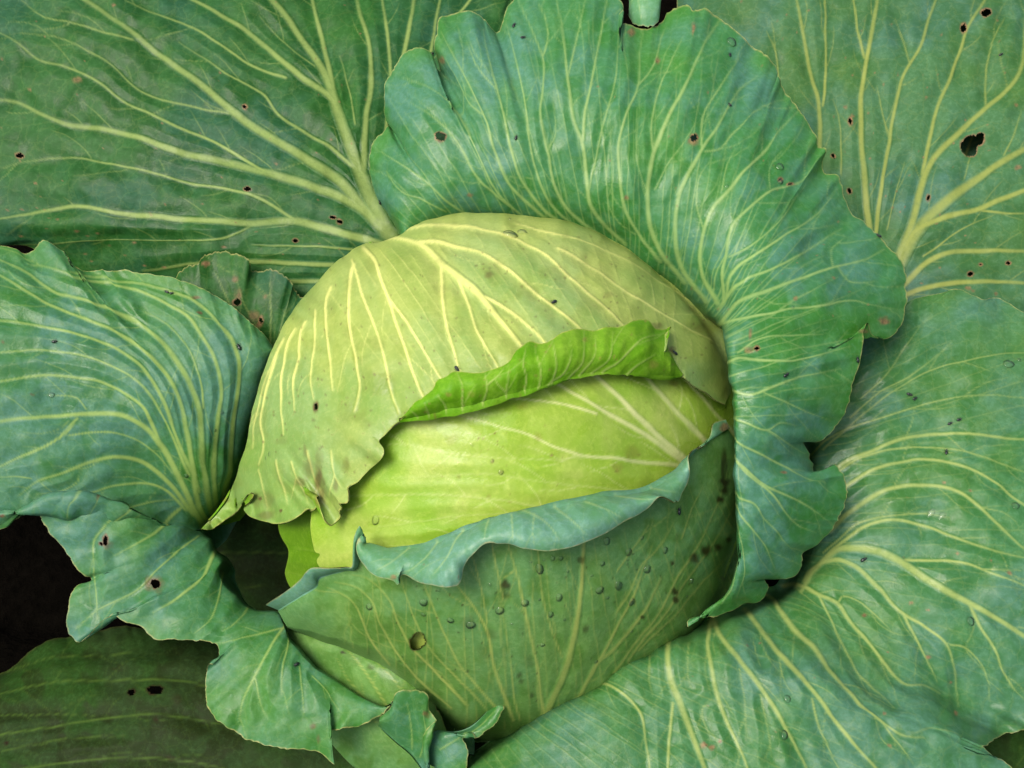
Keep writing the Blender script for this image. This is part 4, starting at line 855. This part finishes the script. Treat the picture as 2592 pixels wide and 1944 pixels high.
# ------------------------------------------------------------------ yellow-green leaf over the head, its edge rolled back
HS = row('0:512,1338 1:560,1278 2:600,1200 3:625,1110 4:645,1000 5:700,840 6:800,712 7:900,622 8:985,600 9:1080,555 10:1200,538 11:1350,545 12:1500,582 13:1650,662 13.5:1720,708 14:1790,755 15:1860,810 16:1910,900')
HE = row('0:508,1339 .3:535,1341 .6:560,1322 1:600,1291 1.25:618,1268 1.4:637,1247 1.48:645,1254 1.56:634,1270 1.65:618,1284 1.8:628,1302 2:652,1314 2.3:676,1321 2.5:697,1326 2.8:733,1317 3:758,1303 3.15:775,1289 3.3:796,1286 3.38:800,1273 3.44:802,1257 3.5:812,1276 3.57:816,1297 3.63:824,1315 3.72:840,1328 3.8:851,1319 3.86:859,1307 3.9:854,1297 3.95:861,1287 4:854,1275 4.06:876,1271 4.13:878,1253 4.2:876,1236 4.35:907,1217 4.5:945,1181 4.65:966,1160 4.8:971,1136 4.9:960,1117 5:972,1101 5.3:1008,1067 5.6:1045,1062 6:1081,1056 6.5:1126,1047 7:1171,1040 7.5:1225,1026 8:1289,1006 8.5:1345,992 9:1397,974 9.5:1442,961 10:1506,949 11:1578,952 12:1641,954 13:1695,955 13.4:1722,951 13.7:1735,957 14:1748,968 14.5:1770,981 15:1792,992 15.5:1812,1008 16:1842,1020')
HR = row('0:508,1340 2:652,1316 4:854,1276 5:972,1102 5.3:1009,1064 5.6:1030,1040 6:1058,1012 6.3:1090,985 6.6:1104,962 6.9:1128,951 7.1:1146,934 7.4:1200,938 7.6:1235,930 7.9:1284,914 8.2:1311,880 8.5:1343,859 8.8:1378,866 9.2:1429,840 9.6:1470,831 10:1501,837 10.4:1542,830 10.8:1578,827 11.1:1605,814 11.5:1637,812 11.9:1659,830 12.4:1698,832 12.7:1686,854 12.95:1690,880 13.2:1709,920 13.5:1729,951 14:1748,970 14.5:1770,983 15:1792,994 15.5:1812,1010 16:1842,1022')
u = useries([HS, HE, HR], 0, 16)
S_ = hermite(HS[0], HS[1], u); E_ = hermite(HE[0], HE[1], u); R_ = hermite(HR[0], HR[1], u)
wr = np.clip((u - 5.15) / .25, 0, 1) * np.clip((13.55 - u) / .12, 0, 1)
R_ = E_ + (R_ - E_) * (wr * wr * (3 - 2 * wr))[:, None]
EH = gsmooth(E_, 14.0)
nA = int(np.percentile(np.hypot(*(E_ - S_).T), 85) / SP); nB = 34; nH = 14
va = np.linspace(0, 1, nA)[None, :]
ax = S_[:, :1] + (EH[:, :1] - S_[:, :1]) * va + (E_ - EH)[:, :1] * va ** 5; ay = S_[:, 1:] + (EH[:, 1:] - S_[:, 1:]) * va + (E_ - EH)[:, 1:] * va ** 5
az = smax(dome(ax, ay), -185 + 0 * ax, 60)
left = np.clip((5.0 - u) / 1.2, 0, 1)[:, None]
pleat = (np.sin(u * 9.5)[:, None] * 14 + 24 * vnoise(u * 6, u * 0, 71)[:, None]) * va ** 3 * left
az = az + pleat + 14 * va ** 4 * left
az = az + 20 * va ** 6 * np.clip((u - 13.2) / .5, 0, 1)[:, None]
vh = np.linspace(1, 0, nH, endpoint=False)[None, :]
hx = S_[:, :1] + (1240 - S_[:, :1]) * 0.13 * (1 - np.cos(vh * math.pi / 2)); hy = S_[:, 1:] + (1180 - S_[:, 1:]) * 0.13 * (1 - np.cos(vh * math.pi / 2))
hz = az[:, :1] - 190 * np.sin(vh * math.pi / 2)
vb_ = np.linspace(0, 1, nB + 1)[None, 1:]
bx = E_[:, :1] + (R_[:, :1] - E_[:, :1]) * vb_; by = E_[:, 1:] + (R_[:, 1:] - E_[:, 1:]) * vb_
roll = np.clip(np.hypot(*(R_ - E_).T) / 60, 0, 1)[:, None]
ze = az[:, -1:]
bz = ze + (dome(bx, by) - dome(E_[:, :1], E_[:, 1:])) * vb_ ** .8 + roll * (44 * np.sin(vb_ * math.pi * .62) - 8 * vb_ ** 3)
bz = bz + roll * vb_ ** 2 * 8 * vnoise(u * 3, u * 0, 73)[:, None]
PX = np.concatenate([hx, ax, bx], 1); PY = np.concatenate([hy, ay, by], 1); PZ = np.concatenate([hz, az, bz], 1)
zone = np.zeros(PX.shape, int); zone[:, nH + nA:] = 1
dropH = np.zeros(PX.shape, bool); dropH[:, nH + nA:] = (np.hypot(*(R_ - E_).T) < 2.0)[:, None]
VH = [V('E', w, p) for w, p in [([14, 30, 34, 20, 12], '600,170 690,168 780,195 870,270 950,330 1030,400 1100,480 1160,550 1240,650 1330,760'), ([17, 9], '880,280 880,400 900,540 930,650 955,730 990,830'), ([15, 8], '950,340 990,440 1030,560 1080,650 1110,700 1150,790'), ([17, 9], '1070,420 1180,480 1260,550 1330,620 1400,700'),
    ([21, 15, 10], '740,180 760,185 900,190 1050,230 1180,310 1300,410 1400,490 1480,560 1560,650'), ([17, 13, 9], '700,130 790,120 950,115 1150,150 1300,220 1420,320 1550,440 1680,560 1780,660'), ([11, 8], '1380,220 1420,240 1550,310 1700,420 1900,530 2080,640'), ([9, 7], '1200,100 1350,150 1600,230 1800,340 2000,470 2150,570'),
    ([20, 14, 10], '540,210 580,250 620,350 660,450 690,560 730,680 790,840 830,920'), ([13, 8], '650,430 720,520 800,650 870,770 920,850'), ([13, 9], '490,260 500,290 540,420 590,550 630,680 660,830 690,930'), ([19, 13, 9], '500,280 490,320 480,420 480,550 510,700 520,850 500,920'), ([15, 8], '400,380 380,420 375,550 390,700 410,830'), ([11, 7], '330,480 320,620 310,750 330,870'),
    ([13, 8], '290,530 270,560 250,680 240,800 250,920'), ([13, 8], '240,560 220,590 190,750 190,900 200,1020'), ([15, 8], '190,600 170,640 130,800 100,950 110,1080 90,1150'), ([9, 6], '150,680 130,740 80,930 60,1080')]]
VH += [V('4', w, p, .6) for w, p in [([22, 14], '740,240 780,450 830,650'), ([22, 14], '1030,150 1080,400 1200,650'), ([20, 12], '1250,150 1270,400 1330,500'), ([18, 12], '560,330 600,500 640,700'), ([18, 12], '880,250 960,500 1030,650')]]
for q in VH: q['w'] = q['w'] * 1.25
VHB = [V('9', [13, 10, 7], p) for p in ['370,640 350,620 300,570', '420,620 410,600 380,530', '510,600 500,560 450,480', '610,600 600,570 600,470 580,380 570,340', '700,570 710,550 740,440 720,350 710,300', '740,440 800,370 830,320', '855,520 850,500 860,400 850,300', '850,480 800,430 780,360', '950,500 950,480 960,400 940,300 950,220', '1010,480 1020,460 1040,380 1020,270 1010,200', '1090,450 1100,420 1120,330 1110,220 1100,170', '1070,450 1080,430 1160,370 1210,270 1200,180', '1170,430 1180,410 1270,310 1280,200 1280,120', '1240,410 1250,390 1340,270 1345,150', '1290,400 1300,390 1420,280 1440,140', '1370,390 1380,370 1470,300 1600,180 1740,130', '1500,390 1600,300 1680,260']]
for q in VHB: q['zone'] = 1
rh_ = np.random.default_rng(4)
build_leaf('H', 'head_leaf', 'speckled yellow-green leaf wrapped over the head with its edge rolled back', PX, PY, PZ, [M_HEAD, M_INNERBAND], zone=zone, veins=VH + VHB, holes=[(801, 1030, 5, 10)], dropmask=dropH, vhalo=0.24,
           spots=[(500 + x * .27125, 1100 + y * .27125, a * .3, b * .3, s) for x, y, a, b, s in [(1120, 430, 40, 110, .75), (1150, 560, 34, 90, .6), (1030, 330, 36, 90, .4), (960, 440, 40, 40, .5), (1270, 470, 20, 60, .5), (1390, 290, 40, 60, .3), (640, 760, 60, 40, .5), (545, 600, 50, 60, .35), (575, 600, 14, 22, .9), (765, 712, 14, 14, .9), (640, 620, 50, 80, .3), (1060, 560, 60, 30, .3), (100, 760, 30, 70, .5), (245, 610, 40, 24, .5), (1140, 250, 30, 120, .3), (1010, 160, 20, 60, .4), (790, 60, 60, 40, .2)]]
           + [(600 + x * .5877, 500 + y * .5877, r * .5, r * .4, s) for x, y, r, s in [(1085, 325, 22, .55), (340, 905, 14, .5), (335, 960, 10, .5), (1600, 420, 24, .3), (1815, 550, 24, .5), (1870, 655, 20, .8), (2000, 560, 26, .35), (1950, 480, 30, .3), (910, 850, 16, .5), (1290, 770, 10, .4), (1010, 850, 20, .3), (1790, 715, 26, .4), (1500, 610, 16, .5), (810, 930, 12, .5)]]
           + [(rh_.uniform(650, 1800), rh_.uniform(600, 1200), rh_.uniform(2.0, 3.4), rh_.uniform(2.0, 3.2), .55) for _ in range(300)],
           raised=0.42, quilt=4.5, undul=6, seed=17, midrib=0, dens=220, iso=(34, 4.2, .5, nH + 6, nH + nA - 8, .42, .92))

# ------------------------------------------------------------------ water drops and insects
water = bpy.data.materials.new('water'); water.use_nodes = True
wt = water.node_tree; wt.nodes.clear()
wo = wt.nodes.new('ShaderNodeOutputMaterial'); wm = wt.nodes.new('ShaderNodeMixShader')
wtr = wt.nodes.new('ShaderNodeBsdfTransparent'); wtr.inputs['Color'].default_value = (1, 1, 1, 1)
wgl = wt.nodes.new('ShaderNodeBsdfGlossy'); wgl.inputs['Roughness'].default_value = 0.08
wfr = wt.nodes.new('ShaderNodeFresnel'); wfr.inputs['IOR'].default_value = 1.33
wdf = wt.nodes.new('ShaderNodeBsdfDiffuse'); wdf.inputs['Color'].default_value = (0.8, 0.85, 0.82, 1)  # faint white stands in for light the drop would focus
wm2 = wt.nodes.new('ShaderNodeMixShader'); wm2.inputs[0].default_value = 0.015
wt.links.new(wtr.outputs[0], wm2.inputs[1]); wt.links.new(wdf.outputs[0], wm2.inputs[2])
wt.links.new(wfr.outputs[0], wm.inputs[0]); wt.links.new(wm2.outputs[0], wm.inputs[1]); wt.links.new(wgl.outputs[0], wm.inputs[2]); wt.links.new(wm.outputs[0], wo.inputs['Surface'])
bug = bpy.data.materials.new('black_insect_shell'); bug.use_nodes = True
bb = bug.node_tree.nodes['Principled BSDF']
bz_ = bug.node_tree.nodes.new('ShaderNodeTexNoise'); bz_.inputs['Scale'].default_value = 900
br_ = bug.node_tree.nodes.new('ShaderNodeValToRGB'); br_.color_ramp.elements[0].color = (0.004, 0.007, 0.006, 1); br_.color_ramp.elements[1].color = (0.015, 0.025, 0.022, 1)
bug.node_tree.links.new(bz_.outputs['Fac'], br_.inputs[0]); bug.node_tree.links.new(br_.outputs[0], bb.inputs['Base Color']); bb.inputs['Roughness'].default_value = 0.3

def surface_at(key, x, y):
    L = LEAVES[key]
    d = np.hypot(L['px'] - x, L['py'] - y)
    c = np.where((d < 7) & ~L['hole'])[0]
    if len(c) == 0: c = np.array([np.argmin(d)])
    i = c[np.argmin(d[c] - 0.02 * L['z'][c])]
    n = Vector(L['n'][i]); p = Vector(L['w'][i])
    if n.dot(cam.location - p) < 0: n = -n; p = p + n * 3.4 * UNIT
    return p, n

def drop_mesh(seed):
    rs = np.random.default_rng(seed)
    seg, rings = 20, 9
    ph = np.linspace(0, 1, rings)
    r = np.sin(ph * math.pi / 2 * 1.12) ; z = np.cos(ph * math.pi / 2 * 1.12) * 0.62
    a = np.linspace(0, 2 * math.pi, seg, endpoint=False)
    wob = 1 + 0.06 * np.cos(2 * a + rs.uniform(0, 6)) + 0.04 * np.cos(3 * a + rs.uniform(0, 6))
    v = [(0, 0, 0.62)]; f = []
    for k in range(1, rings):
        for j in range(seg): v.append((r[k] * wob[j] * math.cos(a[j]), r[k] * wob[j] * math.sin(a[j]) , z[k]))
    for j in range(seg): f.append((0, 1 + j, 1 + (j + 1) % seg))
    for k in range(rings - 2):
        for j in range(seg):
            b = 1 + k * seg; f.append((b + j, b + seg + j, b + seg + (j + 1) % seg, b + (j + 1) % seg))
    me = bpy.data.meshes.new('water_drop'); me.from_pydata(v, [], f); me.materials.append(water)
    me.polygons.foreach_set('use_smooth', [True] * len(f)); me.update(); return me
DM = [drop_mesh(i) for i in range(4)]
WHERE = {'J': 'the dull green front leaf of the head', 'C': 'the tall blue-green wrapper leaf', 'D': 'the broad right-hand outer leaf', 'E': 'the broad left-hand outer leaf', 'I': 'the pale lime heart leaf', 'H': 'the speckled yellow-green head leaf', 'B': 'the holed grey-green outer leaf', 'A': 'the broad flat outer leaf behind the head'}
def place(o, p, n, s, twist, lift):
    q = n.to_track_quat('Z', 'Y')
    o.matrix_world = Matrix.Translation(p + n * lift) @ (q.to_matrix().to_4x4() @ Matrix.Rotation(twist, 4, 'Z')) @ Matrix.Diagonal((s[0], s[1], s[2], 1))
rw = random.Random(9)
def drops(key, pts, size='water bead'):
    for (x, y, r, el) in pts:
        p, n = surface_at(key, x, y)
        o = bpy.data.objects.new('water_drop', DM[rw.randrange(4)]); scene.collection.objects.link(o)
        # the long axis runs down the leaf
        dn = Vector((0, 0, -1)); dn = (dn - n * dn.dot(n)).normalized()
        q = n.to_track_quat('Z', 'Y').to_matrix()
        lx = q.transposed() @ dn
        r *= 0.88
        place(o, p, n, (r * UNIT * el, r * UNIT, r * UNIT * 0.7), math.atan2(lx.y, lx.x), 0.1 * r * UNIT)
        kind = 'long trickling water bead' if el >= 1.5 else ('large round water bead' if r > 9 else ('small round water bead' if r > 5 else 'tiny water bead'))
        o['label'] = kind + ' on ' + WHERE[key]; o['category'] = 'water drop'; o['group'] = 'water beads on ' + WHERE[key]
zh = lambda x, y: (600 + x * .45208, 1194 + y * .45208)
JD = [(*zh(x, y), r * .45208, e) for x, y, r, e in [(2070, 385, 20, 1.2), (2195, 450, 21, 1.2), (2050, 515, 14, 1.2), (1990, 590, 9, 1), (2035, 670, 24, 1.1), (2140, 645, 22, 1.7), (1800, 705, 18, 1.5), (1760, 800, 16, 1.3), (1610, 735, 22, 1.1), (1475, 780, 24, 1.1), (1700, 555, 20, 1.8), (1765, 492, 13, 1), (1720, 497, 8, 1), (1815, 490, 13, 1), (1850, 560, 8, 1), (1750, 548, 7, 1), (1645, 505, 9, 1), (1695, 718, 8, 1), (2080, 715, 10, 1), (1195, 835, 20, 1), (1045, 735, 22, 1.3), (1040, 800, 14, 1), (1310, 860, 28, .9), (1705, 970, 14, 1), (1835, 830, 9, 1), (1540, 845, 8, 1), (1415, 635, 9, 1), (740, 755, 20, 1.2), (2205, 740, 14, 1.6), (2185, 525, 9, 1), (1130, 660, 12, 1), (2012, 1070, 11, 1.3)]]
JD += [(1592 + x * .45208, 1194 + y * .45208, r * .45208, e) for x, y, r, e in [(210, 445, 18, 1.2), (360, 620, 17, 1.2), (20, 730, 18, 1.6), (110, 550, 22, 1.3), (80, 370, 12, 1), (20, 905, 9, 1), (330, 700, 8, 1)]]
drops('J', JD)
drops('D', [(1592 + x * .45208, 1194 + y * .45208, r * .45208, e) for x, y, r, e in [(885, 1273, 21, 1), (1920, 838, 26, 1), (870, 1470, 26, .9), (1700, 220, 18, 2.4), (1760, 240, 16, 2.2)]] + [(2548, 926, 14, 1.2), (2577, 912, 6, 1), (2575, 1276, 10, 1.4)])
drops('C', [(1976, 419, 13, 1), (1978, 453, 9, 1), (1840, 470, 5, 1.4), (1851, 108, 16, 1), (1922, 716, 5, 1), (2028, 732, 4, 1), (2007, 785 - 10, 5, 1)])
drops('E', [(128, 996, 8, 1.1), (562, 1045, 5, 1.2), (545, 1090, 4, 1.2), (472, 1206, 6, 1.3)])
drops('I', [(949, 1316, 10, 1.4), (938, 1202, 4, 1), (855, 1160, 6, 1), (876, 1292, 3.5, 1), (1192, 1125, 4, 1), (1269, 1195, 6, 1.2), (1246, 1168, 5, 1)])
drops('H', [(683, 1149, 6, 1.2), (674, 1160, 4, 1.4), (632, 1060, 5, 1), (1557, 605, 6, 1.3), (1560, 590, 4, 1), (1290, 548, 4, 1), (1415, 552, 4, 1), (1726, 650 + 28, 4, 1), (1290, 590, 20, 1), (1320, 585, 12, 1)])

def insect_mesh():
    import bmesh
    bm = bmesh.new()
    def ell(c, r, seg=12):
        g = bmesh.ops.create_uvsphere(bm, u_segments=seg, v_segments=8, radius=1)
        for q in g['verts']: q.co = Vector((q.co.x * r[0] + c[0], q.co.y * r[1] + c[1], q.co.z * r[2] + c[2]))
    ell((-0.28, 0, 0.34), (0.72, 0.46, 0.34)); ell((0.46, 0, 0.32), (0.30, 0.34, 0.26)); ell((0.80, 0, 0.28), (0.20, 0.24, 0.18))
    def leg(a, b, c, w=0.045):
        for p0, p1 in ((a, b), (b, c)):
            p0, p1 = Vector(p0), Vector(p1); d = (p1 - p0)
            g = bmesh.ops.create_cone(bm, cap_ends=True, segments=5, radius1=w, radius2=w * .7, depth=d.length)
            mt = Matrix.Translation((p0 + p1) / 2) @ d.to_track_quat('Z', 'Y').to_matrix().to_4x4()
            bmesh.ops.transform(bm, matrix=mt, verts=g['verts'])
    for s in (-1, 1):
        for x0, x1 in ((0.55, 0.85), (0.3, 0.3), (0.0, -0.45)):
            leg((x0, s * .25, .25), ((x0 + x1) / 2, s * .62, .42), (x1, s * .9, 0.0))
        leg((0.92, s * .1, .34), (1.15, s * .22, .5), (1.45, s * .35, .45), 0.03)
    me = bpy.data.meshes.new('insect'); bm.to_mesh(me); bm.free(); me.materials.append(bug)
    me.polygons.foreach_set('use_smooth', [True] * len(me.polygons)); return me
IM = insect_mesh()
BUGS = [('C', 1300, 62, 8, 2.5, 'under the notched top frill of the tall wrapper leaf'), ('C', 1324, 95, 7, 1, 'beside another insect near the top frill of the tall wrapper leaf'), ('C', 1307, 350, 7, 1.8, 'between two ribs in the middle of the tall wrapper leaf'),
        ('C', 966, 511, 7, 2, 'on the wrapper leaf edge beside the thick pale midrib'), ('C', 1094, 140, 7, 2.4, 'in the torn notch of the tall wrapper leaf edge'), ('C', 1851, 136, 7, .2, 'under a big water bead at the wrapper leaf edge'), ('C', 1850, 261, 6, 1.6, 'on a rib above the round hole of the wrapper leaf'),
        ('C', 1991, 947, 8, .3, 'alone on the wrapper leaf flap beside the head'), ('C', 2170, 911, 8, 1.3, 'on the pale margin of the wrapper leaf flap'), ('C', 2222, 597, 8, 1.2, 'on the wrapper leaf margin next to the grey-green leaf midrib'),
        ('D', 2303, 997, 8, .1, 'in a close pair beside the wrapper leaf flap, the larger one'), ('D', 2318, 1005, 7, .3, 'in a close pair beside the wrapper leaf flap, the smaller one'), ('D', 2404, 1070, 7, 1, 'on the broad right-hand leaf, lower one of a pair'), ('D', 2425, 1062, 7, .6, 'on the broad right-hand leaf, upper one of a pair'),
        ('D', 2399, 1142, 8, 2.2, 'alone below a pair of insects on the broad right-hand leaf'), ('D', 2187, 1417, 9, 1.4, 'just above the thick midrib of the broad right-hand leaf'),
        ('H', 1403, 760, 8, 2.1, 'in the middle of the speckled yellow-green head leaf'), ('H', 1154, 930, 8, .1, 'at the end of the rolled-back green edge of the head'), ('H', 1708, 894, 8, 1.2, 'beside the pointed tip of the rolled-back green edge'), ('J', 1721, 1294, 9, 1.1, 'on the dull front leaf just below its bluish rim'),
        ('E', 137, 864, 8, .3, 'alone among the ribs of the broad left-hand leaf'), ('E', 420, 733, 7, 2.8, 'at the upper edge of the left-hand leaf, larger of two'), ('E', 431, 737, 6, .3, 'at the upper edge of the left-hand leaf, smaller of two'), ('E', 604, 877, 10, 1.7, 'on a rib of the left-hand leaf beside the head'),
        ('E', 749, 1677, 8, 2.2, 'on the wavy lower lobe of the left-hand leaf'), ('B', 2535, 136, 7, 1.5, 'on the holed grey-green leaf')]
for key, x, y, sz, tw, where in BUGS:
    p, n = surface_at(key, x, y)
    o = bpy.data.objects.new('insect', IM); scene.collection.objects.link(o)
    place(o, p, n, (sz * UNIT, sz * UNIT, sz * UNIT), tw, 0)
    o['label'] = 'tiny black insect ' + where; o['category'] = 'insect'; o['group'] = 'tiny black insects on the cabbage leaves'
